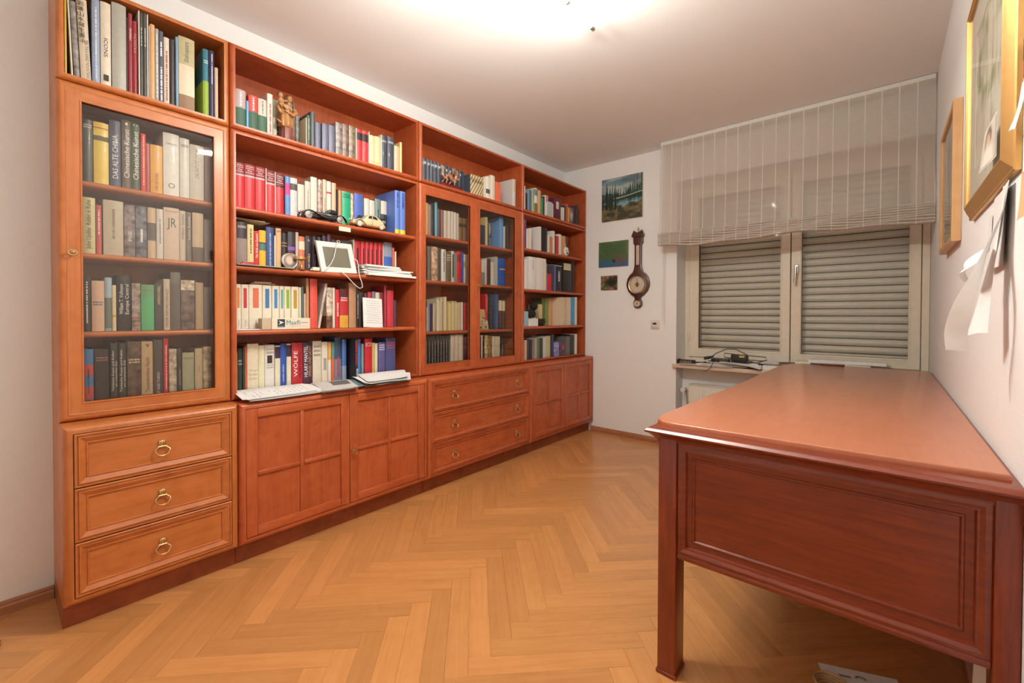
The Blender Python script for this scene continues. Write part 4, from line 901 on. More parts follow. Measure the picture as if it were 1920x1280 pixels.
(3284.7, 3321.9, 211, 'ddd4ca', {'t': [('~', 'u', '5a544c', 0.3, 0.95, 0.4)]}),(3324.6, 3372.6, 201, '6d5e4c', {'t': [('~', 'm', 'c8bca4', 0.68, 0.92, 0.7)]}),
(3374.7, 3402.6, 209, 'cfc4b6', {'b': [(0.15, 0.9, '3c4048')], 'bw': 0.5}),(3404.0, 3419.8, 201, '8a8278'),(3421.2, 3462.5, 213, 'cc242f', {'b': [(0.66, 0.9, '8a1c24')]}),
(3463.9, 3481.0, 211, '4253a0'),(3482.4, 3506.9, 199, 'bdb29e', {'b': [(0.55, 0.75, '8a8a50')]}),(3509.1, 3537.5, 199, '7d6a58'),(3550.8, 3591.8, 200, '6a5a50'),
(3595.6, 3637.5, 199, '4a423c'),(3643.7, 3660.0, 189, 'c8643c', {'b': [(0, 0.6, '3c2c3c')]}),(3662.4, 3700.9, 176, 'cdc9c4', {'b': [(0, 0.5, '7a8080')]}),
(3702.5, 3714.4, 192, 'd8cfc4'),(3716.0, 3728.1, 193, '7a2c30'),(3730.5, 3760.5, 193, '3d3532', {'m': 1}),(3763.0, 3807.6, 172, 'cdc4b4'),(3809.2, 3832.7, 216, 'b8b4ac'),
(3835.2, 3859.0, 205, '2464b6', {'b': [(0.58, 0.62, 'e0c878')]}),(3861.6, 3924.9, 210, '2254ae', {'b': [(0.58, 0.62, 'e0c878')]}),]),
'J3': (-0.05, 0.985, [
(3149.7, 3158.2, 219, '2a2624'),(3159.4, 3167.9, 156, 'dcccac', {'b': [(0.1, 0.5, '5a90b0')]}),(3169.1, 3190.6, 180, '8a8490'),(3191.8, 3209.7, 178, '343454'),
(3211.0, 3231.0, 180, 'ccb090'),(3241.7, 3256.3, 211, 'd8c8ac'),(3257.6, 3276.8, 197, 'cdbc9c'),(3278.1, 3288.4, 217, 'd8c8ac'),(3289.8, 3300.2, 195, 'b89c74'),
(3301.4, 3311.3, 218, 'd8c49c'),(3312.6, 3333.7, 226, 'd8c8ac'),(3335.7, 3345.0, 191, 'c8b070'),(3346.4, 3362.5, 186, 'dacb96'),(3363.8, 3371.2, 192, 'c4aa70'),
(3372.6, 3384.8, 192, 'd8c894'),(3386.2, 3407.4, 200, 'd0b888'),(3408.8, 3417.1, 199, 'dac8a0'),(3418.5, 3431.0, 186, 'c8b088'),(3432.4, 3443.6, 188, 'd4c098'),
(3445.0, 3454.8, 188, 'bca47c'),(3459.8, 3475.4, 194, 'dcd4cc', {'l': -9}),(3486.1, 3503.4, 192, 'b83030', {'l': -9}),(3522.3, 3540.6, 193, 'a02c30'),
(3709.1, 3732.4, 261, 'c62b30', {'t': [('~', 'u', 'f0c8bc', 0.5, 0.95, 0.3)]}),(3761.7, 3786.4, 224, '3a3a40'),(3820.5, 3851.8, 262, '4d5d84'),
(3860.4, 3896.6, 218, '5c3434', {'b': [(0.64, 1, 'd8c8a8')]}),(3899.3, 3928.2, 216, '4a4038', {'b': [(0.64, 1, 'd8c8a8')]}),]),
'J4': (-0.05, 0.729, [
(3148.7, 3170.5, 227, '2d2a28', {'t': [('~', 'u', 'c8c4bc', 0.15, 0.85, 0.25)]}),(3171.8, 3193.9, 227, '2d2a28', {'t': [('~', 'u', 'c8c4bc', 0.15, 0.85, 0.25)]}),
(3195.1, 3217.5, 227, '2d2a28', {'t': [('~', 'u', 'c8c4bc', 0.15, 0.85, 0.25)]}),(3218.7, 3241.4, 227, '2d2a28', {'t': [('~', 'u', 'c8c4bc', 0.15, 0.85, 0.25)]}),
(3242.6, 3265.6, 227, '2d2a28', {'t': [('~', 'u', 'c8c4bc', 0.15, 0.85, 0.25)]}),(3266.9, 3290.1, 227, '2d2a28', {'t': [('~', 'u', 'c8c4bc', 0.15, 0.85, 0.25)]}),
(3291.4, 3314.9, 227, '2d2a28', {'t': [('~', 'u', 'c8c4bc', 0.15, 0.85, 0.25)]}),(3316.3, 3340.1, 227, '2d2a28', {'t': [('~', 'u', 'c8c4bc', 0.15, 0.85, 0.25)]}),
(3341.4, 3365.6, 227, '2d2a28', {'t': [('~', 'u', 'c8c4bc', 0.15, 0.85, 0.25)]}),(3369.0, 3405.8, 225, 'cdbea8'),(3407.2, 3444.1, 227, 'cdbea8'),
(3446.2, 3486.7, 227, 'cdbea8'),(3488.9, 3519.3, 210, '5d2328'),(3521.5, 3545.0, 207, '5d2328'),(3556.1, 3597.3, 207, '4a2a2a'),(3601.1, 3641.7, 206, '5a4a40'),
(3647.1, 3658.8, 205, '3a3028'),(3660.3, 3676.0, 215, 'dad2c6'),(3678.4, 3694.2, 209, '332c28'),(3696.5, 3733.4, 212, 'ccb080', {'m': 1}),
(3735.8, 3779.1, 208, '94703c', {'m': 1}),(3781.6, 3813.2, 202, 'd4c4a8'),(3814.9, 3836.8, 201, 'd4c4a8'),(3838.5, 3860.7, 200, 'd4c4a8'),
(3864.2, 3915.4, 173, '2b2725', {'t': [('~', 'u', 'b0a498', 0.2, 0.8, 0.3)]}),]),
'T4': (-0.015, 1.931, [
(4097.5, 4121.3, 188, 'e0dad2'),(4125.3, 4148.5, 138, '2a2828', {'t': [('~', 'u', 'd0ccc4', 0.3, 0.8, 0.35)]}),(4150.4, 4177.8, 173, '7d94a4'),
(4179.8, 4204.5, 172, '5d6e7e', {'t': [('~', 'u', 'd8c060', 0.05, 0.95, 0.5)]}),(4208.5, 4246.6, 191, 'a8ba80', {'t': [('~', 'u', '5a6a34', 0.5, 0.95, 0.3)]}),
(4249.7, 4293.6, 205, 'e2dad0', {'b': [(0, 0.4, '8a6a48'), (0.7, 0.95, '7a84a0')]}),(4296.8, 4337.5, 196, 'c69f6e'),(4339.8, 4362.0, 143, '428e5e'),
(4364.1, 4385.4, 160, '3a3432'),(4388.7, 4436.3, 174, 'dcd2ca', {'b': [(0.68, 0.98, 'c8584c')], 'bw': 0.3}),(4441.0, 4498.7, 131, 'b7b8ae'),
(4501.0, 4516.8, 123, 'd8c8b0'),(4521.2, 4631.1, 181, '62223c', {'b': [(0.5, 0.85, 'd8ccb4')], 'bw': 0.38}),(4642.1, 4680.4, 120, 'dad0bc'),
(4682.7, 4708.2, 146, '4a4440', {'m': 1}),(4713.0, 4747.4, 166, 'cd5733'),(4751.3, 4775.0, 139, 'dca43e'),(4888.5, 4914.7, 184, '4a3a42'),]),
'U1': (-0.025, 1.63, [
(4111.5, 4123.0, 222, 'd8d0dc', {'x': 0}),(4124.9, 4148.1, 228, '6d3d6d', {'t': [('~', 'u', 'e8dce8', 0.1, 0.6, 0.6)], 'x': 0}),(4151.3, 4166.9, 153, 'dcd4cc', {'x': 0}),
(4168.9, 4192.5, 155, 'd4c4ac', {'x': 0}),(4194.4, 4212.3, 166, 'e0d8d0', {'x': 0}),(4324.7, 4349.9, 202, 'dcd0c4', {'m': 1, 'x': 0}),
(4355.2, 4387.2, 198, '262325', {'x': 0}),(4389.4, 4441.5, 203, '232022', {'x': 0}),(4449.4, 4469.3, 147, 'd8ccb8', {'x': 0}),(4471.6, 4515.2, 139, 'c67e4e', {'x': 0}),
(4517.3, 4546.9, 195, 'dcd4cb', {'x': 0}),(4549.3, 4562.0, 160, '2f4038', {'x': 0}),
(4564.3, 4608.4, 158, 'c5372d', {'b': [(0.88, 1, '241e1e'), (0, 0.15, 'd8b070')], 't': [('~', 'u', 'f0d8c8', 0.3, 0.8, 0.5)], 'x': 0}),
(4611.9, 4648.5, 180, 'dcd4ca', {'x': 0}),(4651.0, 4682.1, 172, 'cf8e64', {'x': 0}),(4684.6, 4716.2, 174, 'd09468', {'x': 0}),(4873.1, 4931.3, 206, '6d4333', {'x': -0.1}),]),
'U2': (-0.025, 1.303, [
(4116.7, 4127.4, 231, 'd8cfc4'),(4129.6, 4185.9, 239, 'dcd3c9'),(4189.2, 4292.5, 265, 'dcd3c9', {'t': [('~', 'u', 'a09890', 0.6, 0.9, 0.15)]}),
(4296.0, 4404.1, 267, 'dad0c2'),(4406.5, 4419.8, 267, 'dcc8a0'),(4422.3, 4435.7, 233, '6d94b4'),(4438.4, 4515.1, 145, 'c42233'),(4518.6, 4546.4, 228, '4d434b'),
(4549.0, 4566.9, 226, '5a6a9a'),(4573.4, 4664.9, 221, '2d2729', {'t': [('~', 'u', 'd8d0cc', 0.4, 0.8, 0.4)]}),
(4680.9, 4829.7, 263, '232020', {'b': [(0.75, 0.98, 'c8b890')], 'bw': 0.8}),(4833.9, 4869.6, 287, '2c2628'),]),
'U3': (-0.025, 1.0, [
(4113.1, 4134.5, 254, 'bb372d'),(4438.1, 4477.1, 186, 'dcc48c', {'x': -0.08}),(4479.4, 4524.0, 241, '5d6a34', {'x': -0.08}),(4526.5, 4574.5, 243, '7d8a4c', {'x': -0.08}),
(4578.4, 4639.1, 240, 'cda070', {'x': -0.08}),(4639.7, 4643.7, 249, 'd2b898', {'b': [(0.6, 0.98, '2f4a50')]}),(4644.3, 4667.4, 251, 'd2b898'),
(4670.0, 4732.2, 253, 'ceb494'),(4737.7, 4762.5, 255, 'ceb494', {'b': [(0.6, 0.98, '33404c')]}),(4765.3, 4822.7, 256, 'd2b898'),(4828.3, 4881.3, 258, '328fbd'),
(4887.1, 4919.2, 262, 'dccbb4'),]),
'U4': (-0.025, 0.729, [
(4130.9, 4163.4, 159, 'cba484'),(4166.6, 4197.3, 169, '40404a'),(4201.8, 4231.9, 161, '352e34'),(4235.2, 4263.4, 166, '8a7468'),(4266.8, 4297.7, 172, 'a89c8c'),
(4301.2, 4333.7, 170, '6a7264'),(4339.6, 4379.8, 169, '3c3c28'),(4384.5, 4427.9, 174, 'ccc8c0'),(4432.7, 4501.8, 182, 'b7ac7c'),(4505.5, 4552.4, 192, '2c2c44'),
(4556.4, 4633.1, 123, '8e88b4', {'m': 1}),(4638.3, 4737.9, 127, '4a3a4a', {'m': 1, 'b': [(0.45, 0.65, 'd82058')], 'bw': 0.4}),(4745.9, 4800.2, 169, '6a6660'),
(4804.3, 4884.3, 182, '2a2826'),(4888.6, 4922.2, 187, 'dcd0c0'),]),
}

# ================================================================ books
SHELF_NAME = {
 'T1': 'open shelf above the tall glass door', 'G1': 'top shelf behind the tall glass door', 'G2': 'second shelf behind the tall glass door',
 'G3': 'third shelf behind the tall glass door', 'G4': 'bottom shelf behind the tall glass door',
 'T2': 'shelf with the carved statuette', 'R2': 'shelf with the toy cars', 'R3': 'shelf with the white tablet', 'R4': 'shelf with the golf ball box', 'R5': 'shelf with the loose papers',
 'T3': 'shelf with the dragon figurine', 'J1': 'top shelf behind the double glass doors', 'J2': 'second shelf behind the double glass doors',
 'J3': 'third shelf behind the double glass doors', 'J4': 'bottom shelf behind the double glass doors',
 'T4': 'topmost shelf beside the lake painting', 'U1': 'corner shelf with the white vase', 'U2': 'corner shelf just under the vase', 'U3': 'corner shelf with the black cup', 'U4': 'lowest corner shelf'}
ORD = ['zeroth', 'first', 'second', 'third', 'fourth', 'fifth', 'sixth', 'seventh', 'eighth', 'ninth', 'tenth', 'eleventh', 'twelfth', 'thirteenth', 'fourteenth', 'fifteenth',
       'sixteenth', 'seventeenth', 'eighteenth', 'nineteenth', 'twentieth'] + ['twenty-' + w for w in ('first', 'second', 'third', 'fourth', 'fifth', 'sixth', 'seventh', 'eighth', 'ninth')] + ['thirtieth', 'thirty-first']
def cname(h):
    import colorsys
    r, g_, b = [int(h[i:i+2], 16)/255 for i in (0, 2, 4)]
    hh, s, v = colorsys.rgb_to_hsv(r, g_, b); hh *= 360
    if v < .26: return 'black'
    if s < .12: return 'white' if v > .78 else 'light grey' if v > .6 else 'grey' if v > .4 else 'dark grey'
    if v > .78 and s < .30 and 15 < hh < 65: return 'cream' if s > .17 else 'white'
    if 15 <= hh < 50 and s < .45: return 'beige' if v > .62 else 'grey-brown' if v > .38 else 'dark brown'
    if hh < 14 or hh > 340: return ('red' if s > .6 else 'dusty pink') if v > .55 else 'dark red' if s > .5 else 'dark brown'
    if hh < 28: return 'orange' if v > .7 else 'brown' if v > .4 else 'dark brown'
    if hh < 48: return ('orange-tan' if hh < 35 else 'yellow') if v > .75 else 'tan'
    if hh < 70: return 'pale yellow' if v > .65 else 'olive green'
    if hh < 170: return 'green' if v > .42 else 'dark green'
    if hh < 200: return 'teal blue'
    if hh < 258: return ('blue' if s > .35 else 'grey-blue') if v > .45 else 'dark blue'
    return 'purple' if v > .4 else 'dark purple'

def cover_mesh(w, h, d, smooth_spine=True):
    """spine towards +x at x=0; w along y, h up, d deep; boards and rounded spine as one jacket"""
    b = min(.0026, w*.16); rs = min(.0045, w*.22) if smooth_spine else .0006
    n = 6
    arcp = [(rs*(sin(pi*i/n)) - rs, -w/2 + w*i/n) for i in range(n+1)]
    outer = [(-d, -w/2)] + arcp + [(-d, w/2)]
    inner = [(-d, w/2-b), (-rs-b, w/2-b), (-rs-b, -w/2+b), (-d, -w/2+b)]
    poly = outer + inner
    m = len(poly)
    vs = [(x, y, 0) for x, y in poly] + [(x, y, h) for x, y in poly]
    fs = [(i, (i+1) % m, m+(i+1) % m, m+i) for i in range(m)]
    # top and bottom as strips: boards + spine
    no = len(outer)
    def caps(k, flip):
        a = lambda i: i + k
        q = [(a(0), a(1), a(no+2), a(no+3)), (a(no-2), a(no-1), a(no), a(no+1)), tuple([a(i) for i in range(1, no-1)] + [a(no+1), a(no+2)])]
        return [t[::-1] if flip else t for t in q]
    fs += caps(0, True) + caps(m, False)
    return MB().add(vs, fs)

MU = Matrix(((0, 0, 1), (0, -1, 0), (1, 0, 0)))       # text running upwards
MU = Matrix(((0, 0, 1), (0, -1, 0), (1, 0, 0))); 
def tmat(mode, x, y, z):
    # columns: text x, text y, normal
    c = {'u': ((0, 0, 1), (0, -1, 0), (1, 0, 0)), 'd': ((0, 0, -1), (0, 1, 0), (1, 0, 0)), 'h': ((0, 1, 0), (0, 0, 1), (1, 0, 0))}[mode]
    M = Matrix((c[0], c[1], c[2])).transposed().to_4x4(); M.translation = (x, y, z)
    return M

entries = []
for k, (X, Z, L) in BOOKS.items():
    n = 0
    for e in L:
        y0, y1, h, c = e[0]/1000, e[1]/1000, e[2]/1000, e[3]
        op = e[4] if len(e) > 4 else {}
        if op.get('c') != 'slip': n += 1
        pa = proj(X, y0, Z); pb = proj(X, y1, Z); pc = proj(X, y0, Z+h)
        entries.append([(pb[0]-pa[0])*abs(pa[1]-pc[1]), k, n, X+op.get('x', 0), Z, y0, y1, h, c, op])
big = sorted([e for e in entries if e[9].get('c') != 'slip'], key=lambda e: -e[0])
cut = big[299][0] if len(big) > 299 else 0
small_mb = {}
depth_rng = random.Random(3)
_back = XL + .012
for ar, k, n, X, Z, y0, y1, h, c, op in entries:
    w = y1 - y0 - .0007; ym = (y0+y1)/2
    X -= depth_rng.choice([0, 0, .001, .002, .004]) if not op.get('o') and 'x' not in op else 0
    d = min(.70*h + .03, X - _back - .004, .21)
    slip = op.get('c') == 'slip'
    if slip: d = min(.70*h+.03, X-_back-.004, .17)
    if ar < cut and not slip:
        mb = MB().box(X-d, X, y0+.0003, y1-.0003, Z+.0005, Z+h)
        small_mb.setdefault(c, MB()).add(mb.v, mb.f)
        continue
    if slip:
        o = link('slipcase', MB().bbox(-d, 0, -w/2, w/2, 0, h, .0006, 1).mesh('slipcase', BOOK))
        o.location = (X+.0015, ym, Z+.0005); o.color = (*alb(c), 1)
        o['label'] = 'thin %s slipcase board before the %s book on the %s' % (cname(c), ORD[n+1], SHELF_NAME[k].replace('the ', '')); o['category'] = 'slipcase'; o['group'] = 'slipcases on the shelves'
        continue
    lean = op.get('l', 0)
    m = BOOKM if op.get('m') else BOOKS_ if op.get('s') else BOOK
    o = link('book', cover_mesh(w, h, d).mesh('book', m, (0, 0, 0), 40))
    o.location = (X, ym, Z+.0005); o.color = (*alb(c), 1)
    if lean:
        # positive lean: the top tips to the left; pivot on the lower corner that carries it
        o.rotation_euler = (R(lean), 0, 0)
        o.location.z += w/2*abs(sin(R(lean)))
    o['label'] = '%s book, %s from the left on the %s' % (cname(c), ORD[n], SHELF_NAME[k]); o['category'] = 'book'; o['group'] = 'books on the ' + SHELF_NAME[k]
    bt = min(.0026, w*.16)
    if w > .006:
        pg = link('pages', MB().box(-d+.003, -.006, -w/2+bt+.0001, w/2-bt-.0001, .003, h-.004).mesh('pages', PAGES), o)
    rs = min(.0045, w*.22)
    def spx(t): return rs*sin(pi*t)-rs        # spine surface at t (0..1 across)
    bw = op.get('bw', 1.0)
    for f0, f1, bc in op.get('b', []):
        nn = 6; t0, t1 = .5-bw/2, .5+bw/2
        gb = MB().grid(lambda s, t: (spx(t0+(t1-t0)*s)+.0004, -w/2+w*(t0+(t1-t0)*s), h*(f0+(f1-f0)*t)), nn, 1)
        q = link('spine_band', gb.mesh('spine_band', BOOKM if (op.get('m') and bw == 1) else PRINT, (0, 0, 0), 60), o); q.color = (*alb(bc), 1)
        if bw == 1 and f1-f0 > .25 and (f0 == 0 or f1 == 1):   # two-tone jacket: the colour runs on over the boards
            sb = MB().box(-d, -rs, -w/2-.0003, -w/2+.0002, h*f0, h*f1).box(-d, -rs, w/2-.0002, w/2+.0003, h*f0, h*f1)
            q = link('jacket_band', sb.mesh('jacket_band', PRINT), o); q.color = (*alb(bc), 1)
    if op.get('o'):
        q = link('spine_ornament', MB().add([(.0008, rr_*cos(a_)*w*.36, h*.80+rr_*sin(a_)*w*.42) for i_ in range(16) for a_ in (2*pi*i_/16,) for rr_ in ((1.0 if i_ % 2 == 0 else .55),)], [tuple(range(16))]).mesh('spine_ornament', PRINT), o)
        q.color = (.55, .55, .55, 1)
    ts = op.get('t', [])
    vu = [t for t in ts if t[1] in 'ud' and t[4]-t[3] > .25]
    for j, (s, mode, tc, f0, f1, wf) in enumerate(ts):
        yy = 0
        if len(vu) == 2 and (s, mode, tc, f0, f1, wf) in vu:
            yy = (-.22 if (s, mode, tc, f0, f1, wf) == vu[0] else .22)*w
        zc = h*(f0+f1)/2; col = alb(tc)
        if s == '~':
            # lettering too small to read in the photo: broken strokes
            rg = random.Random(int(y0*1e5)+j); db = MB(); x = spx(.5+yy/w)+.0005
            if mode == 'h' or mode == 'm':
                rowsn = 2 if mode == 'h' else 3
                for r_ in range(rowsn):
                    a = -w*.38; zz = h*(f0+(f1-f0)*(r_+.5)/rowsn); hh_ = h*(f1-f0)/rowsn*.28
                    while a < w*.38:
                        l_ = w*rg.uniform(.05, .14); xx = spx(.5+a/w)+.0006
                        db.add([(xx, a, zz-hh_), (spx(.5+min(a+l_, w*.4)/w)+.0006, min(a+l_, w*.4), zz-hh_), (spx(.5+min(a+l_, w*.4)/w)+.0006, min(a+l_, w*.4), zz+hh_), (xx, a, zz+hh_)], [(0, 1, 2, 3)]); a += l_+w*.05
            else:
                z = h*f0; hw = w*wf*.32
                while z < h*f1:
                    l_ = rg.uniform(.0025, .007)
                    db.add([(x, yy-hw, z), (x, yy+hw, z), (x, yy+hw, min(z+l_, h*f1)), (x, yy-hw, min(z+l_, h*f1))], [(0, 1, 2, 3)]); z += l_+rg.choice([.0012, .0012, .004])
            q = link('spine_print', db.mesh('spine_print', PRINT), o); q.color = (*col, 1)
        elif mode == 'v':
            for i_, ch in enumerate(s):
                zz = h*(f1-(f1-f0)*(i_+.5)/len(s))
                text('spine_title', ch, o, tmat('h', spx(.5)+.0006, -.18*w, zz), w*wf, h*(f1-f0)/len(s)*.86, PRINT, col)
        elif mode == 'm':
            ws = s.split(' ')
            for i_, wd_ in enumerate(ws):
                zz = h*(f1-(f1-f0)*(i_+.5)/len(ws))
                text('spine_title', wd_, o, tmat('h', spx(.5)+.0006, 0, zz), w*wf, h*(f1-f0)/len(ws)*.62, PRINT, col)
        elif mode == 'h':
            text('spine_title', s, o, tmat('h', spx(.5)+.0006, 0, zc), w*wf, h*(f1-f0), PRINT, col)
        else:
            if len(vu) < 2 and s.startswith('TEN'): yy = .2*w
            text('spine_title', s, o, tmat(mode, spx(.5)+.0006 if not yy else spx(.3)+.0009, yy, zc), h*(f1-f0), w*wf, PRINT, col)
# the slimmest volumes between the others: one object, coloured per face
_sb = bpy.data.meshes.new('slim_volumes'); _v = []; _f = []; _ci = []
for c, mb in small_mb.items():
    kk = len(_v); _v += mb.v; _f += [tuple(i+kk for i in q) for q in mb.f]; _ci += [alb(c)]*len(mb.f)
_sb.from_pydata(_v, [], _f)
_ca = _sb.color_attributes.new('Col', 'FLOAT_COLOR', 'CORNER')
_buf = np.ones((len(_sb.loops), 4), dtype=np.float32)
_li = 0
for p_, cc in zip(_sb.polygons, _ci):
    for li in p_.loop_indices: _buf[li, :3] = cc
_ca.data.foreach_set('color', _buf.ravel()); _sb.materials.append(VC)
_o = link('slim_volumes', _sb); _o['kind'] = 'stuff'; _o['category'] = 'books'; _o['label'] = 'slim paperbacks and booklets squeezed between the larger books on all shelves'

# ================================================================ desk
DK = thing('desk', 'large mahogany desk with panelled end and top paled by painted sheen along the right wall', 'desk', (2.02, 3.83, 0))
top = [(1.70, 2.700), (1.665, 2.706), (1.640, 2.730), (1.629, 2.775), (1.628, 2.83), (1.630, 3.00), (1.635, 3.20), (1.644, 3.38), (1.651, 3.65), (1.650, 4.25),
       (1.655, 4.65), (1.668, 4.80), (1.695, 4.92), (1.745, 4.985), (1.83, 5.006), (2.398, 5.006), (2.398, 2.715)]
bm = bmesh.new()
vs_ = [bm.verts.new((x, y, .748)) for x, y in top]; f_ = bm.faces.new(vs_)
ex = bmesh.ops.extrude_face_region(bm, geom=[f_])
for v in [e for e in ex['geom'] if isinstance(e, bmesh.types.BMVert)]: v.co.z = .762
bmesh.ops.recalc_face_normals(bm, faces=bm.faces[:])
bmesh.ops.bevel(bm, geom=[e for e in bm.edges if abs(e.verts[0].co.z-e.verts[1].co.z) < 1e-6 and e.verts[0].co.z > .76], offset=.004, segments=3, affect='EDGES', profile=.5)
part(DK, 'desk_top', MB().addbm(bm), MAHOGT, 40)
# crown moulding flaring out below the top
cr = [(.070, .7485), (.055, .7485), (.050, .751), (.014, .751), (.006, .748), (.000, .742), (.001, .737), (.010, .733), (.020, .724), (.026, .716), (.030, .712), (.030, .706), (.060, .706)]
DX0, DX1, DY0, DY1 = 1.633, 2.404, 2.640, 4.985
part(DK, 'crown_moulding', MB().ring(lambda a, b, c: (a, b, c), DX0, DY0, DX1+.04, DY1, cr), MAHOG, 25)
LX0, LX1, LY0, LY1 = 1.669, 2.4068, 2.664, 4.955
for x0, x1 in ((LX0, LX0+.055), (2.368, LX1)):
    for y0, y1 in ((LY0, LY0+.075), (LY1-.075, LY1)):
        part(DK, 'leg', MB().bbox(x0, x1, y0, y1, 0.001, .735, .004, 2), MAHOGZ, 40)
        if x0 < 2: part(DK, 'leg_foot', MB().bbox(x0-.003, x1+.003, y0-.003, y1+.003, .001, .012, .002, 1), MAHOGZ, 40)
PYd = lambda a, b, c: (a, c, b)
def end_panel(yf, s):
    m1 = MB().ring(PYd, LX0+.055, 0.380, 2.368, .712, [(0, yf+s*.03), (0, yf+s*.002), (.004, yf), (.012, yf-s*.002), (.020, yf+s*.003), (.024, yf+s*.003), (.027, yf+s*.012), (.040, yf+s*.013), (.042, yf+s*.011), (.046, yf+s*.011), (.049, yf+s*.016)], cap=True)
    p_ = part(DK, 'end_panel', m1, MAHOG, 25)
    part(DK, 'bottom_rail', MB().bbox(LX0+.055, 2.368, min(yf, yf+s*.03)-.002, max(yf, yf+s*.03), .366, .384, .005, 2), MAHOG, 40, parent=p_)
end_panel(LY0+.006, 1); end_panel(LY1-.006, -1)
part(DK, 'sub_top', MB().box(LX0+.01, 2.40, LY0+.02, LY1-.02, .735, .748), MAHOG, None)
part(DK, 'apron', MB().bbox(LX0+.01, LX0+.032, LY0+.075, LY1-.075, .665, .735, .003, 1), MAHOG, 40)
part(DK, 'back_panel', MB().bbox(2.372, 2.392, LY0+.075, LY1-.075, .40, .735, .003, 1), MAHOG, 40)

# ================================================================ window wall: paintings, barometer, thermostat
def mixc(a, b, t):
    t = np.clip(t, 0, 1)[:, None]; return np.array(a)[None]*(1-t)+np.array(b)[None]*t if not isinstance(a, np.ndarray) or a.ndim == 1 else a*(1-t)+np.array(b)[None]*t
def over(base, col, m):
    m = np.clip(m, 0, 1)[:, None]; return base*(1-m)+np.array(col)[None]*m

def lake(u, v):
    c = mixc(lin('8fa8a8'), lin('4f7f90'), (v-.62)*2.6)
    c = over(c, lin('b4bcb8'), np.clip((vnoise(u*4, v*8, 1)-.42)*2.2, 0, .75)*(v > .5))
    c = over(c, lin('5a6c72'), np.clip((vnoise(u*5+7, v*10, 2)-.55)*2.5, 0, .7)*(v > .7))
    def tree(c, x, base, h, w, col, a=1.0):
        t = (v-base)/h; n_ = vnoise(u*90, v*70, int(x*97))
        m = (t > 0) & (t < 1) & (np.abs(u-x) < w*(1-t)**.8*(.35+.9*n_)+.002)
        return over(c, col, m*a)
    rg = np.random.RandomState(4)
    shore = .53-.05*np.cos(np.clip((u-.32)/.68, 0, 1)*2.2)+.03
    hill = .60+.05*np.sin(u*5+1)+.14*np.clip(u-.6, 0, 1)+.10*(vnoise(u*28, v*0+.5, 6)-.5)
    c = over(c, lin('2a4436'), (v < hill)*.92)
    for i in range(34):
        x = .30+.72*rg.rand(); hh = .08+.10*rg.rand()+.20*(x > .78)*rg.rand()+.08*(x > .7)
        c = tree(c, x, .54, hh*1.25, .020, lin('1c3428') if i % 2 else lin('2c4a3a'))
    w_ = v < shore
    wc = mixc(lin('24402f'), lin('7ba3b4'), np.clip((shore-v-.03-.10*(vnoise(u*22, v*3, 12)-.2)-.08*np.clip(u-.55, 0, 1))*9, 0, 1))
    c[w_] = wc[w_]
    c = over(c, lin('cfc6ac'), ((np.abs(v-shore) < .009) & (u > .30))*.9)
    ground = .36+.03*np.sin(u*8)+.10*(vnoise(u*14, v*14, 3)-.5)+.22*np.clip(.34-u, 0, 1)
    g_ = v < ground
    gc = mixc(lin('5a5236'), lin('857652'), vnoise(u*28, v*40, 5)); gc = over(gc, lin('2f3326'), np.clip((vnoise(u*11, v*13, 8)-.30-.9*(v-.12))*2.5, 0, .85))
    c[g_] = gc[g_]
    for i in range(16):
        c = tree(c, .01+.36*rg.rand()**1.3, .24+.05*rg.rand(), .22+.42*rg.rand(), .026, lin('15281d') if i % 2 else lin('24402f'))
    return c*(.82+.36*vnoise(u*70, v*70, 9)[:, None])
def greenp(u, v):
    c = mixc(lin('2f5f86'), lin('46613a'), (v-.12)*4.2)
    c = over(c, lin('6a7a4c'), (vnoise(u*4, v*4, 2)-.35)*1.2*(v > .5))
    c = over(c, lin('7a4a3a'), np.clip(.75-np.hypot((u-.72)*2.2, (v-.28)*2.6), 0, .6))
    c = over(c, lin('1c201c'), ((np.abs(u-.52) < .05) & (np.abs(v-.22) < .07))*.9)
    return c*(.85+.3*vnoise(u*30, v*30, 7)[:, None])
def darkp(u, v):
    c = mixc(lin('33281c'), lin('a8855c'), (vnoise(u*7, v*7, 11)-.25)*1.5)
    c = over(c, lin('4c6a2c'), (vnoise(u*6+3, v*6, 12)-.5)*3*(u < .5))
    return over(c, lin('17160f'), np.clip(1.3-np.hypot((u-.62)*2.6, (v-.5)*2.6), 0, 1))
CANV = plain('canvas_edge', (.50, .44, .36), .8)
def painting(x0, x1, z0, z1, fn, n, label, th=.016):
    T = thing('painting', label, 'painting', ((x0+x1)/2, YW, z0), 'unframed paintings on the window wall')
    part(T, 'canvas', MB().bbox(x0, x1, YW-th, YW-.0005, z0, z1, .002, 1), CANV, None)
    picture('painted_surface', T, PYm, x0+.001, x1-.001, z0+.001, z1-.001, th+.0008, fn, n, VC, T['_l'])
painting(.168, .563, 1.953, 2.340, lake, (150, 150), 'unframed painting of a forest lake with dark fir trees')
painting(.139, .434, 1.536, 1.767, greenp, (60, 48), 'unframed abstract green painting with a small dark square')
painting(.160, .328, 1.323, 1.458, darkp, (40, 34), 'smallest unframed painting with a dark green bush', .010)

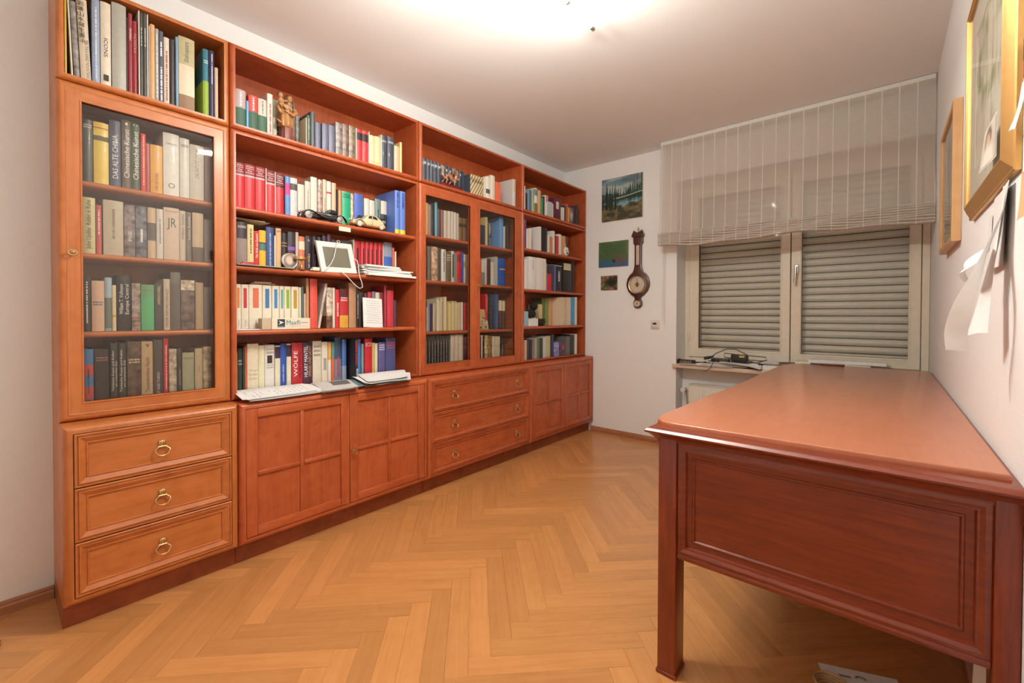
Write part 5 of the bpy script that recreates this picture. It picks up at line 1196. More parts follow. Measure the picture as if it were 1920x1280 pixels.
# banjo barometer
BMX = .527
BA = thing('barometer', 'dark wooden banjo barometer with thermometer and round dial', 'barometer', (BMX, YW, 1.155))
half = [(.0, 1.155), (.022, 1.160), (.036, 1.174), (.041, 1.196), (.036, 1.218), (.026, 1.236), (.030, 1.252), (.060, 1.275), (.088, 1.305), (.104, 1.345), (.106, 1.378), (.096, 1.418), (.075, 1.450), (.050, 1.470), (.040, 1.490), (.033, 1.520), (.031, 1.56), (.031, 1.70), (.034, 1.712), (.044, 1.724), (.044, 1.782)]
poly = [(BMX+a, b) for a, b in half] + [(BMX-a, b) for a, b in half[:0:-1]]
DARKW = wood('dark_walnut', (.045, .014, .009), (.075, .022, .013), (.105, .032, .018), 'Z', .3, 1.5, .2, .4, .02)
bm = bmesh.new(); vv = [bm.verts.new((a, YW-.001, b)) for a, b in poly]; ff_ = bm.faces.new(vv)
ex = bmesh.ops.extrude_face_region(bm, geom=[ff_])
for v in [e for e in ex['geom'] if isinstance(e, bmesh.types.BMVert)]: v.co.y = YW-.024
bmesh.ops.recalc_face_normals(bm, faces=bm.faces[:])
bmesh.ops.bevel(bm, geom=[e for e in bm.edges if e.verts[0].co.y < YW-.02 and e.verts[1].co.y < YW-.02], offset=.006, segments=2, affect='EDGES', profile=.5)
part(BA, 'case', MB().addbm(bm), DARKW, 40)
part(BA, 'pediment', MB().bbox(BMX-.056, BMX+.056, YW-.034, YW-.001, 1.780, 1.800, .004, 2)
     .prism([(BMX-.054, 1.80), (BMX-.014, 1.80), (BMX-.012, 1.822), (BMX-.024, 1.826), (BMX-.036, 1.838)], lambda a, b, c: (a, c, b), YW-.030, YW-.003)
     .prism([(BMX+.054, 1.80), (BMX+.014, 1.80), (BMX+.012, 1.822), (BMX+.024, 1.826), (BMX+.036, 1.838)], lambda a, b, c: (a, c, b), YW-.030, YW-.003)
     .bbox(BMX-.016, BMX+.016, YW-.028, YW-.003, 1.798, 1.818, .002, 1), DARKW, 40)
part(BA, 'finial', MB().lathe([(.003, 1.816), (.006, 1.820), (.004, 1.828), (.008, 1.838), (.008, 1.846), (.004, 1.854), (.005, 1.860), (.001, 1.868)], lambda a, b, h: (BMX+a, YW-.014+b, h), 14), BRASS, 50)
DIAL = plain('silvered_dial', (.72, .64, .54), .35)
def dial(xc, zc, r, nt):
    part(BA, 'bezel', MB().lathe([(r, .023), (r*1.17, .024), (r*1.17, .032), (r*1.08, .040), (r*.99, .038), (r*.97, .030), (r*.96, .026)], lambda a, b, h: (xc+a, YW-h, zc+b), 40, None, False), BRASS, 40)
    dl = part(BA, 'dial', MB().lathe([(r*.965, .0302), (r*.965, .0315)], lambda a, b, h: (xc+a, YW-h, zc+b), 40), DIAL, 40)
    mb = MB()
    for i in range(nt):
        q = 2*pi*i/nt; ra, rb = (r*.78, r*.90) if i % 3 == 0 else (r*.84, r*.90)
        w_ = .0012*r/.07
        px_, pz_ = -sin(q)*w_, cos(q)*w_
        mb.add([(xc+cos(q)*ra+px_, YW-.0320, zc+sin(q)*ra+pz_), (xc+cos(q)*rb+px_, YW-.0320, zc+sin(q)*rb+pz_), (xc+cos(q)*rb-px_, YW-.0320, zc+sin(q)*rb-pz_), (xc+cos(q)*ra-px_, YW-.0320, zc+sin(q)*ra-pz_)], [(0, 1, 2, 3)])
    part(BA, 'dial_marks', mb, INK, None, parent=dl)
    part(BA, 'centre_rosette', MB().lathe([(r*.28, .0318), (r*.26, .0330), (.002, .0330)], lambda a, b, h: (xc+a, YW-h, zc+b), 20), BRASS, 40, parent=dl)
    part(BA, 'needle', MB().box(xc-.0015, xc+.0015, YW-.0345, YW-.0335, zc-r*.35, zc+r*.72).lathe([(.004*r/.07, .0335), (.002, .037)], lambda a, b, h: (xc+a, YW-h, zc+b), 12), BLACK, None, parent=dl)
    part(BA, 'dial_glass', MB().lathe([(r*.98, .0375), (r*.7, .041), (r*.3, .043), (.001, .0435)], lambda a, b, h: (xc+a, YW-h, zc+b), 32, None, False), PANE, 60)
dial(BMX, 1.362, .072, 48); dial(BMX, 1.196, .027, 24)
part(BA, 'thermometer_plate', MB().bbox(BMX-.013, BMX+.013, YW-.028, YW-.023, 1.535, 1.705, .001, 1), DIAL, None)
mb = MB()
for i in range(22):
    z = 1.548+i*.0068; mb.box(BMX-.010, BMX-.003 if i % 2 else BMX-.001, YW-.0286, YW-.0282, z, z+.0012)
part(BA, 'scale_marks', mb, INK, None)
part(BA, 'thermometer_tube', MB().tube([(BMX+.004, YW-.030, 1.545), (BMX+.004, YW-.030, 1.70)], .0016, 8).ball((BMX+.004, YW-.030, 1.543), .004, 10, 6), plain('red_spirit', (.5, .08, .06), .2), 60)

TH = thing('thermostat', 'small square white room thermostat on the wall below the blind cord', 'thermostat', (.681, YW, .978))
part(TH, 'plate', MB().bbox(.643, .719, YW-.010, YW-.0005, .976, 1.053, .003, 2), plain('cream_plastic', (.74, .68, .56), .35), 40)
part(TH, 'module', MB().bbox(.655, .707, YW-.018, YW-.010, .988, 1.041, .003, 2), WPLAST, 40)
part(TH, 'display', MB().box(.665, .697, YW-.0186, YW-.018, 1.014, 1.031), BLACK, None)
part(TH, 'dial_wheel', MB().bbox(.668, .694, YW-.021, YW-.018, .995, 1.006, .001, 1), WPLAST, None)

# ================================================================ right wall: framed pictures and pinned papers
def watercol(u, v):
    c = mixc(lin('d9d0bc'), lin('bcb4a4'), vnoise(u*6, v*6, 21))
    c = over(c, lin('7d8a58'), (vnoise(u*7, v*9, 22)-.45)*2.4*(v > .35))
    c = over(c, lin('a89a88'), (vnoise(u*9, v*5, 23)-.5)*2.2*(v < .45))
    for x in (.2, .34, .55, .72, .86): c = over(c, lin('6f6a58'), (np.abs(u-x-.02*np.sin(v*7)) < .012)*.55*(v > .3))
    return np.clip(1.35*over(c, lin('d8cfc0'), (np.abs(u-.5-.3*(.4-v)) < .08*(.6-v))*.7*(v < .5)), 0, .8)
def greypic(u, v):
    c = mixc(lin('c0baa8'), lin('8f9484'), vnoise(u*5, v*7, 31)); return 1.2*over(c, lin('d8d0bc'), (vnoise(u*9, v*4, 33)-.45)*1.6)
MATB = plain('picture_mount', (.72, .66, .54), .8)
def tilt(T, deg):
    T.rotation_euler = (0, R(-deg), 0)
def framed(name, label, y0, y1, z0, z1, dep, prof, fm, mw, fn, n, th_):
    T = thing(name, label, 'picture', (XR, (y0+y1)/2, z0), 'framed pictures on the right wall')
    part(T, 'frame', MB().ring(PXr, y0, z0, y1, z1, prof), fm, 35)
    d_ = prof[-1][0]
    part(T, 'backing', MB().box(XR-.006, XR-.001, y0+.004, y1-.004, z0+.004, z1-.004), MATB, None)
    mt = part(T, 'mount', MB().ring(PXr, y0+d_, z0+d_, y1-d_, z1-d_, [(0, dep-.012), (mw, dep-.012), (mw+.003, dep-.0145)], cap=True), MATB, None)
    picture('artwork', mt, PXr, y0+d_+mw+.003, y1-d_-mw-.003, z0+d_+mw+.003, z1-d_-mw-.003, dep-.0140, fn, n, VC, T['_l'])
    part(T, 'picture_glass', MB().box(XR-dep+.0075, XR-dep+.006, y0+d_-.002, y1-d_+.002, z0+d_-.002, z1-d_+.002), PANE_P, None)
    return T
gp = [(0, .001), (0, .010), (.004, .013), (.008, .012), (.020, .020), (.030, .0255), (.034, .028), (.038, .0275), (.041, .024), (.045, .024), (.048, .016)]
G = framed('framed_picture', 'gold-framed watercolour in a wide pale mount, nearest on the right wall', 2.738, 3.395, 1.398, 2.06, .028, gp, GOLD, .085, watercol, (60, 60), 0)
wp = [(0, .001), (0, .026), (.002, .028), (.020, .028), (.022, .026), (.022, .012)]
framed('framed_picture', 'wooden box-framed picture behind the gold frame, towards the window', 3.715, 4.22, 1.378, 1.915, .028, wp, PINE, .06, greypic, (40, 40), 0)
def portrait(u, v):
    c = mixc(lin('b8ac9c'), lin('cfc6b8'), v); c = over(c, lin('4a3c32'), np.clip(2.2-np.hypot((u-.55)*7, (v-.66)*6), 0, 1)); c = over(c, lin('c8a890'), np.clip(2.0-np.hypot((u-.56)*9, (v-.58)*7), 0, 1)); return over(c, lin('e0d8cc'), np.clip(2-np.hypot((u-.5)*4, (v-.1)*4), 0, 1))
PH = thing('photograph', 'old portrait photograph tucked into the lower corner of the gold frame', 'photograph', (XR-.03, 2.86, 1.45))
part(PH, 'print_sheet', MB().grid(lambda s, t: (XR-.0305-.010*s*(1-t), 2.795+.15*s, 1.447+.10*t), 4, 4), PAPER, 60)
picture('print_surface', PH, lambda a, b, c: (XR-.0312-.010*((a-2.795)/.15)*(1-(b-1.447)/.10), a, b), 2.80, 2.942, 1.450, 1.544, 0, portrait, (24, 18), VC, PH['_l'])
def sheet(name, label, path, wvec, w, m=PAPER, cat='paper', waves=0., group=None, nseg=14):
    """hanging or lying sheet that follows a path; wvec gives its width direction at each path point"""
    P = [Vector(p) for p in path]; Wd = [Vector(x).normalized() for x in wvec]
    def at(lst, t):
        f = t*(len(lst)-1); i = min(int(f), len(lst)-2); f -= i
        p0, p1, p2, p3 = lst[max(i-1, 0)], lst[i], lst[i+1], lst[min(i+2, len(lst)-1)]
        return .5*((2*p1)+(-p0+p2)*f+(2*p0-5*p1+4*p2-p3)*f*f+(-p0+3*p1-3*p2+p3)*f*f*f)
    loc = path[0]
    mb = MB().grid(lambda s, t: at(P, t) + at(Wd, t)*(s-.5)*w + Vector((waves*sin(s*pi)*sin(t*5), 0, waves*.3*sin(s*6))), 8, nseg)
    return solo(name, mb, m, label, cat, loc, 180, group)
sheet('pinned_paper', 'long white paper strip curling off the wall below the gold frame', [(2.398, 2.815, 1.392), (2.390, 2.815, 1.33), (2.368, 2.815, 1.25), (2.345, 2.77, 1.176), (2.327, 2.765, 1.115), (2.318, 2.79, 1.055), (2.322, 2.80, 1.012)],
      [(.05, 1, .1), (.1, 1, .15), (.25, 1, .15), (.5, .8, .0), (.75, .55, -.1), (.85, .45, -.1), (.8, .4, 0)], .046, waves=.004, group='papers pinned on the right wall', nseg=30)
sheet('pinned_paper', 'second white paper strip folded behind the curling one', [(2.399, 2.85, 1.392), (2.392, 2.86, 1.30), (2.380, 2.87, 1.20), (2.366, 2.86, 1.10), (2.358, 2.85, 1.05)],
      [(.0, 1, .1), (.1, 1, .1), (-.1, 1, .1), (-.35, .9, -.1), (-.5, .8, -.1)], .055, waves=.005, group='papers pinned on the right wall', nseg=24)
sheet('pinned_paper', 'white sheet hanging flat on the wall just under the gold frame', [(2.403, 2.93, 1.392), (2.401, 2.94, 1.30), (2.397, 2.95, 1.21)], [(0, 1, 0), (0, 1, 0), (-.03, 1, 0)], .17, waves=.001, group='papers pinned on the right wall')
sheet('pinned_paper', 'crumpled white note sticking out midway along the hanging paper strip', [(2.375, 2.86, 1.255), (2.352, 2.85, 1.225), (2.340, 2.86, 1.185)], [(.2, 1, .2), (-.4, 1, -.1), (.3, 1, -.3)], .075, waves=.012, group='papers pinned on the right wall')
sheet('pinned_paper', 'narrow receipt strip with small print on the wall', [(2.4045, 3.075, 1.36), (2.404, 3.08, 1.30), (2.403, 3.085, 1.21)], [(0, 1, 0), (0, 1, 0), (0, 1, 0)], .05, waves=.0006, group='papers pinned on the right wall')
sheet('pinned_note', 'orange-tan paper pinned low at the right picture edge', [(2.403, 2.685, 1.385), (2.40, 2.68, 1.33), (2.396, 2.675, 1.285)], [(0, 1, 0), (0, 1, 0), (0, 1, 0)], .06, plain('tan_paper', (.66, .42, .22), .8), 'paper', waves=.002)
sheet('pinned_note', 'curled white note pinned beside the gold frame at the right picture edge', [(2.402, 2.69, 1.57), (2.396, 2.69, 1.52), (2.386, 2.70, 1.47)], [(0, 1, 0), (0, 1, 0), (0, 1, .2)], .06, waves=.004)
PC = thing('postcard', 'dark red postcard pinned beside the gold frame at the right picture edge', 'postcard', (XR, 2.69, 1.58))
part(PC, 'card', MB().box(XR-.004, XR-.001, 2.625, 2.722, 1.575, 1.66), PAPER, None)
picture('card_print', PC, PXr, 2.627, 2.720, 1.577, 1.658, .0046, lambda u, v: mixc(lin('2c1c1c'), lin('b04028'), (v < .5)*.9+.1*u), (10, 10), VC, PC['_l'])

# ================================================================ things on the shelves
# carved statuette of a woman carrying a child
SX, SY, SZ = -.042, 2.289, 1.9315
ST = thing('statuette', 'carved wooden statuette of a robed woman carrying a child', 'statuette', (SX, SY, SZ))
ST_SKIN = plain('carved_wood_skin', (.50, .26, .12), .4); ST_GOLD = plain('carved_wood_mantle', (.42, .19, .065), .38, .1, bump=(120, .2, .002))
ST_RED = plain('carved_wood_robe', (.21, .055, .038), .42, bump=(120, .2, .002)); ST_HAIR = plain('carved_wood_hair', (.17, .085, .045), .5, bump=(300, .5, .002))
mpS = lambda ox, oy: (lambda a, b, h: (SX+a*.85+ox, SY+b+oy, SZ+h))
part(ST, 'plinth', MB().lathe([(.030, .0), (.034, .002), (.034, .006), (.030, .008)], mpS(0, .004), 20), ST_RED, 40)
part(ST, 'robe', MB().lathe([(.031, .006), (.033, .018), (.030, .045), (.027, .075), (.026, .10), (.022, .13), (.018, .16)], mpS(0, .006), 48, lambda q, t: 1+.085*(1-t*.7)*sin(9*q+2*t)+.04*sin(17*q)), ST_RED, 60)
part(ST, 'mantle', MB().lathe([(.027, .062), (.033, .066), (.033, .085), (.031, .11), (.032, .13), (.031, .145), (.026, .160), (.020, .172), (.010, .180)], mpS(0, .0), 48, lambda q, t: 1+.09*(1-t*.8)*sin(7*q+3*t+1)+.04*sin(15*q+5*t)), ST_GOLD, 60)
part(ST, 'mantle_sleeve', MB().tube([(SX+.012, SY-.016, SZ+.12), (SX+.020, SY-.034, SZ+.128), (SX+.014, SY-.042, SZ+.146), (SX+.004, SY-.036, SZ+.158)], [.006, .010, .009, .006], 10).tube([(SX+.020, SY+.030, SZ+.155), (SX+.024, SY+.036, SZ+.138), (SX+.028, SY+.020, SZ+.122), (SX+.030, SY+.004, SZ+.128)], [.010, .012, .010, .007], 10)
     .tube([(SX+.02, SY-.03, SZ+.075), (SX+.022, SY-.045, SZ+.082), (SX+.012, SY-.05, SZ+.090)], [.004, .006, .003], 8), ST_GOLD, 60)
fig = MB()
fig.tube([(SX, SY+.010, SZ+.165), (SX+.001, SY+.013, SZ+.185), (SX+.002, SY+.014, SZ+.198)], [.012, .0075, .009], 14)
fig.ball((SX+.006, SY+.015, SZ+.205), (.0135, .0125, .0165), 18, 12)
fig.ball((SX+.0195, SY+.016, SZ+.204), (.003, .0022, .0045), 8, 6)
fig.tube([(SX+.028, SY+.006, SZ+.128), (SX+.031, SY-.006, SZ+.131), (SX+.031, SY-.016, SZ+.136)], [.006, .0055, .005], 10)
fo = part(ST, 'figure', fig, ST_SKIN, 180)
rm = fo.modifiers.new('remesh', 'REMESH'); rm.mode = 'VOXEL'; rm.voxel_size = .0016; rm.use_smooth_shade = True
part(ST, 'hair', MB().ball((SX-.001, SY+.014, SZ+.211), (.0150, .0165, .0175), 18, 12).tube([(SX+.003, SY+.030, SZ+.208), (SX+.007, SY+.033, SZ+.19), (SX+.008, SY+.030, SZ+.165)], [.006, .006, .003], 8)
     .tube([(SX+.001, SY-.001, SZ+.208), (SX+.004, SY-.004, SZ+.19), (SX+.003, SY-.004, SZ+.172)], [.006, .006, .004], 8), ST_HAIR, 180)
ch = MB()
ch.ball((SX+.012, SY-.030, SZ+.208), (.012, .0115, .0135), 16, 10)
ch.tube([(SX+.010, SY-.029, SZ+.198), (SX+.010, SY-.028, SZ+.190), (SX+.011, SY-.027, SZ+.176), (SX+.013, SY-.024, SZ+.160)], [.006, .010, .0125, .0135], 14)
ch.tube([(SX+.012, SY-.036, SZ+.188), (SX+.020, SY-.038, SZ+.176), (SX+.026, SY-.024, SZ+.172)], [.0055, .005, .004], 10)
ch.tube([(SX+.010, SY-.018, SZ+.188), (SX+.020, SY-.010, SZ+.184), (SX+.024, SY-.001, SZ+.188)], [.0055, .005, .004], 10)
ch.tube([(SX+.015, SY-.026, SZ+.158), (SX+.028, SY-.018, SZ+.157), (SX+.032, SY-.006, SZ+.143), (SX+.034, SY+.002, SZ+.132)], [.009, .008, .006, .004], 10)
ch.tube([(SX+.015, SY-.018, SZ+.158), (SX+.030, SY-.006, SZ+.158), (SX+.034, SY+.006, SZ+.150), (SX+.036, SY+.012, SZ+.140)], [.009, .008, .006, .004], 10)
co_ = part(ST, 'child', ch, ST_SKIN, 180)
rm = co_.modifiers.new('remesh', 'REMESH'); rm.mode = 'VOXEL'; rm.voxel_size = .0016; rm.use_smooth_shade = True
part(ST, 'child_hair', MB().ball((SX+.008, SY-.031, SZ+.213), (.0125, .0125, .0120), 14, 9), ST_HAIR, 180, parent=co_)

# dragon on a red stand
DGX, DZ = -.032, 1.9315
DG = thing('dragon_figurine', 'copper-coloured dragon figurine on a dark red stand', 'figurine', (DGX, 3.335, DZ))
part(DG, 'stand', MB().bbox(DGX-.026, DGX+.026, 3.240, 3.432, DZ, DZ+.016, .002, 1).bbox(DGX-.023, DGX+.023, 3.250, 3.422, DZ+.016, DZ+.020, .002, 1), plain('red_lacquer', (.15, .012, .022), .25), 40)
COPP = plain('aged_copper', (.52, .26, .16), .38, .55, bump=(200, .4, .002))
zb = DZ+.02
dr = MB().tube([(DGX+.006, 3.262, zb+.098), (DGX+.004, 3.272, zb+.080), (DGX, 3.276, zb+.055), (DGX-.002, 3.290, zb+.040), (DGX, 3.308, zb+.052), (DGX+.002, 3.324, zb+.064), (DGX+.003, 3.343, zb+.052), (DGX+.002, 3.362, zb+.036), (DGX+.004, 3.382, zb+.048), (DGX+.010, 3.384, zb+.075), (DGX+.016, 3.370, zb+.090)],
               [.003, .006, .010, .012, .013, .014, .016, .015, .014, .011, .009], 12)
dr.ball((DGX+.022, 3.362, zb+.094), (.012, .016, .010), 14, 8)
dr.tube([(DGX+.026, 3.352, zb+.092), (DGX+.030, 3.340, zb+.088)], [.007, .004], 10).tube([(DGX+.024, 3.352, zb+.084), (DGX+.028, 3.344, zb+.078)], [.004, .003], 8)
for y, dx in ((3.288, -.012), (3.300, .014), (3.352, -.013), (3.368, .016)):
    dr.tube([(DGX, y, zb+.046), (DGX+dx, y+.004, zb+.028), (DGX+dx*1.1, y-.008, zb+.012), (DGX+dx*1.2, y-.004, zb+.003), (DGX+dx*1.4, y-.014, zb+.003)], [.009, .007, .0045, .004, .002], 8)
dr.tube([(DGX+.008, 3.388, zb+.058), (DGX+.018, 3.402, zb+.046), (DGX+.02, 3.408, zb+.062)], [.007, .005, .003], 8)
do_ = part(DG, 'body', dr, COPP, 180)
rm = do_.modifiers.new('remesh', 'REMESH'); rm.mode = 'VOXEL'; rm.voxel_size = .002; rm.use_smooth_shade = True
sp_ = MB()
for i, (y, z) in enumerate([(3.262, zb+.10), (3.255, zb+.108), (3.268, zb+.112), (3.276, zb+.106), (3.300, zb+.062), (3.316, zb+.074), (3.330, zb+.076), (3.346, zb+.068), (3.390, zb+.06), (3.394, zb+.078), (3.388, zb+.095), (3.378, zb+.112), (3.366, zb+.114), (3.356, zb+.110), (3.394, zb+.105)]):
    sp_.tube([(DGX+.008, y+(.004 if i > 3 else 0), z-.012), (DGX+.010, y, z-.002), (DGX+.011, y-.003, z+.006)], [.004, .003, .0006], 6)
part(DG, 'spines', sp_, COPP, 60)

# toy cars
def loft(mb, st, cx, zb_, n=20):
    vs = []; fs = []
    for y, z0, z1, hw, p in st:
        for j in range(n):
            q = 2*pi*j/n; c_, s_ = cos(q), sin(q)
            vs.append((cx+hw*math.copysign(abs(c_)**(2/p), c_), y, zb_+(z0+z1)/2+(z1-z0)/2*math.copysign(abs(s_)**(2/p), s_)))
    for i in range(len(st)-1):
        for j in range(n): fs.append((i*n+j, i*n+(j+1) % n, (i+1)*n+(j+1) % n, (i+1)*n+j))
    fs.append(tuple(range(n-1, -1, -1))); fs.append(tuple((len(st)-1)*n+j for j in range(n)))
    return mb.add(vs, fs)
CHROME = plain('chrome', (.75, .73, .70), .15, 1.0); TYRE = plain('grey_tyre', (.32, .30, .28), .6); DGLASS = plain('dark_window', (.03, .03, .035), .1)
def wheel(T, x, y, z, r, w_, tyre, hub):
    W_ = part(T, 'wheel', MB().lathe([(r*.66, -w_/2), (r*.9, -w_/2), (r, -w_*.3), (r, w_*.3), (r*.9, w_/2), (r*.66, w_/2)], lambda a, b, h: (x+h, y+a, z+b), 24), tyre, 40)
    part(T, 'hub', MB().lathe([(r*.68, -w_*.5), (r*.60, -w_*.54), (r*.3, -w_*.5), (r*.22, -w_*.62), (r*.02, -w_*.66)], lambda a, b, h: (x-h, y+a, z+b), 20).lathe([(r*.68, -w_*.5), (r*.60, -w_*.54), (r*.3, -w_*.5), (r*.22, -w_*.62), (r*.02, -w_*.66)], lambda a, b, h: (x+h, y+a, z+b), 20), hub, 40, parent=W_)
CZ = 1.5735
cx, y0 = -.054, 2.344
C1 = thing('toy_car', 'black vintage toy roadster with sweeping fenders on the shelf edge', 'toy car', (cx, y0+.125, CZ), 'toy cars on the shelf')
b1 = MB(); loft(b1, [(y0+.036, .014, .040, .010, 4), (y0+.040, .012, .044, .013, 4), (y0+.090, .012, .046, .018, 4), (y0+.125, .012, .048, .023, 4), (y0+.160, .012, .046, .027, 4), (y0+.205, .012, .046, .027, 4), (y0+.225, .016, .040, .022, 3)], cx, CZ)
part(C1, 'body', b1, BLACKG, 40)
part(C1, 'hardtop', loft(MB(), [(y0+.158, .044, .064, .022, 4), (y0+.164, .044, .068, .023, 4), (y0+.190, .044, .068, .023, 4), (y0+.204, .044, .062, .021, 4)], cx, CZ), BLACKG, 40)
for s in (-1, 1):
    part(C1, 'side_window', MB().bbox(cx+s*.0230-.0006, cx+s*.0230+.0006, y0+.166, y0+.190, CZ+.049, CZ+.062, .0005, 1), DGLASS, None)
    fx = cx+s*.030
    arcf = [(y0+.016, .010), (y0+.018, .024), (y0+.030, .038), (y0+.046, .044), (y0+.064, .042), (y0+.085, .034), (y0+.110, .023), (y0+.135, .014), (y0+.165, .010), (y0+.185, .012), (y0+.190, .024), (y0+.200, .036), (y0+.214, .042), (y0+.230, .038), (y0+.242, .026), (y0+.250, .012)]
    vs_ = [];
    for (yy, zz) in arcf:
        vs_ += [(fx-.010, yy, CZ+zz-.002), (fx-.006, yy, CZ+zz+.0015), (fx+.006, yy, CZ+zz+.0015), (fx+.010, yy, CZ+zz-.002)]
    fs_ = [(i*4+j, i*4+j+1, (i+1)*4+j+1, (i+1)*4+j) for i in range(len(arcf)-1) for j in range(3)] + [(i*4+3, i*4, (i+1)*4, (i+1)*4+3) for i in range(len(arcf)-1)]
    part(C1, 'fender', MB().add(vs_, fs_), BLACKG, 60)
    for yy in (y0+.044, y0+.212): wheel(C1, cx+s*.031, yy, CZ+.0195, .0190, .011, TYRE, CHROME)
    part(C1, 'headlamp', MB().ball((cx+s*.014, y0+.018, CZ+.034), (.006, .006, .006), 12, 8), CHROME, 60)
part(C1, 'windscreen', MB().tube([(cx-.021, y0+.140, CZ+.046), (cx-.019, y0+.148, CZ+.066), (cx+.019, y0+.148, CZ+.066), (cx+.021, y0+.140, CZ+.046)], .0011, 6), CHROME, 40)
part(C1, 'bumper', MB().tube([(cx-.030, y0+.004, CZ+.016), (cx, y0+.0, CZ+.017), (cx+.030, y0+.004, CZ+.016)], .0022, 8), CHROME, 60)
part(C1, 'grille', MB().bbox(cx-.011, cx+.011, y0+.033, y0+.037, CZ+.016, CZ+.043, .001, 1), CHROME, None)
cx, y0 = -.046, 2.612
CRM = plain('cream_toy_paint', (.74, .58, .34), .25, coat=.4)
C2 = thing('toy_car', 'cream toy car with rounded roof beside the black roadster', 'toy car', (cx, y0+.11, CZ), 'toy cars on the shelf')
part(C2, 'body', loft(MB(), [(y0+.020, .018, .030, .016, 3), (y0+.026, .014, .040, .022, 3), (y0+.060, .014, .046, .028, 3.5), (y0+.084, .012, .050, .034, 4), (y0+.094, .010, .060, .036, 4), (y0+.108, .010, .074, .036, 4), (y0+.130, .010, .080, .036, 4), (y0+.155, .010, .078, .036, 4), (y0+.180, .010, .066, .036, 4), (y0+.200, .010, .048, .035, 4), (y0+.216, .012, .028, .032, 3.5), (y0+.221, .014, .020, .028, 3)], cx, CZ, 28), CRM, 50)
for s in (-1, 1):
    for poly in ([(y0+.104, .053), (y0+.128, .053), (y0+.128, .069), (y0+.112, .068)], [(y0+.134, .053), (y0+.166, .051), (y0+.162, .060), (y0+.152, .068), (y0+.134, .069)]):
        part(C2, 'side_window', MB().prism([(a, CZ+b) for a, b in poly], lambda a, b, c: (c, a, b), cx+s*.0335, cx+s*.0363), DGLASS, None)
    part(C2, 'door_line', MB().box(cx+s*.0358-.0003, cx+s*.0358+.0006, y0+.1303, y0+.1312, CZ+.014, CZ+.070), BLACK, None)
    fx = cx+s*.033
    vs_ = []; ar = [(y0+.028, .016), (y0+.030, .030), (y0+.042, .041), (y0+.056, .043), (y0+.072, .036), (y0+.086, .022), (y0+.094, .012)]
    for (yy, zz) in ar: vs_ += [(fx-.011, yy, CZ+zz-.003), (fx-.005, yy, CZ+zz+.002), (fx+.005, yy, CZ+zz+.002), (fx+.009, yy, CZ+zz-.003)]
    part(C2, 'fender', MB().add(vs_, [(i*4+j, i*4+j+1, (i+1)*4+j+1, (i+1)*4+j) for i in range(len(ar)-1) for j in range(3)] + [(i*4+3, i*4, (i+1)*4, (i+1)*4+3) for i in range(len(ar)-1)]), CRM, 60)
    part(C2, 'headlamp', MB().ball((cx+s*.020, y0+.022, CZ+.044), (.006, .006, .006), 12, 8), CHROME, 60)
    wheel(C2, cx+s*.033, y0+.052, CZ+.0185, .0180, .009, TYRE, plain('pale_hub', (.62, .58, .52), .35))
    wheel(C2, cx+s*.032, y0+.190, CZ+.0165, .0160, .009, TYRE, CRM)
    part(C2, 'tail_lamp', MB().ball((cx+s*.026, y0+.217, CZ+.018), (.004, .004, .005), 10, 6), plain('red_lens', (.5, .02, .02), .3), 60)
part(C2, 'bumper', MB().tube([(cx-.030, y0+.010, CZ+.018), (cx, y0+.004, CZ+.018), (cx+.030, y0+.010, CZ+.018)], .002, 8), CHROME, 60)
CARD = thing('leaning_card', 'black folding card with white lettering standing behind the cream toy car', 'card', (-.090, 2.79, 1.573))
part(CARD, 'card', MB().prism([(2.685, 1.6145), (2.704, 1.655), (2.895, 1.660), (2.868, 1.5735), (2.695, 1.5735)], lambda a, b, c: (c, a, b), -.0935, -.092), BLACK, None)
_M = Matrix(((0, 0, 1), (1, 0, 0), (0, 1, 0))).to_4x4(); _M.translation = (-.0915+.090, 2.845-2.79, 1.640-1.573)
text('lettering', 'BERGHEY', CARD, _M, .075, .016, PAPER)
solo('shelf_label', MB().bbox(-.0098, -.008, 2.543, 2.609, 1.533, 1.5565, .0005, 1), PAPER2, 'small cream paper label stuck on the shelf edge below the toy cars', 'label', (-.009, 2.576, 1.533))

# white digital photo frame leaning against the books
TB = thing('tablet', 'white digital picture frame with a grey screen leaning on the shelf', 'tablet', (-.016, 2.553, 1.3125))
TB.rotation_euler = (R(2.0), R(-15), R(4)); Z3 = (0, 0, 0)
part(TB, 'housing', MB().ring(lambda a, b, c: (c, a, b), -.104, 0, .104, .170, [(0, -.014), (0, -.002), (.002, 0), (.026, 0), (.028, -.002)], cap=True, back=True), WPLAST, 40, off=Z3)
part(TB, 'screen', MB().box(-.0022, -.0012, -.074, .074, .030, .140), plain('dead_lcd_screen', (.17, .155, .115), .25), None, off=Z3)
part(TB, 'cable', MB().tube([(.004, .02, .172), (.012, .005, .158), (.014, -.010, .125), (.013, -.030, .075), (.016, -.055, .040), (.018, -.085, .012), (.012, -.098, .004)], .0022, 8).tube([(.003, .012, .176), (.004, .024, .182), (.004, .034, .176), (.003, .026, .168), (.003, .014, .172)], .002, 8)
     .tube([(.006, .095, .085), (.012, .112, .07), (.012, .112, .045), (.016, .103, -.02), (.020, .108, -.06), (.022, .104, -.085), (.022, .085, -.092), (.022, .062, -.075), (.018, .02, -.02), (.012, -.005, .004)], .0022, 8), WPLAST, 60, off=Z3)
RP = thing('round_photo_frame', 'small round silver photo frame in front of the dark books', 'photo frame', (-.022, 2.300, 1.312))
RP.rotation_euler = (0, R(-8), 0)
part(RP, 'rim', MB().lathe([(.030, -.004), (.040, -.004), (.041, .002), (.037, .006), (.034, .003), (.031, .005), (.029, .001)], lambda a, b, h: (h, a, .0415+b), 36, None, False), STEEL, 40, off=Z3)
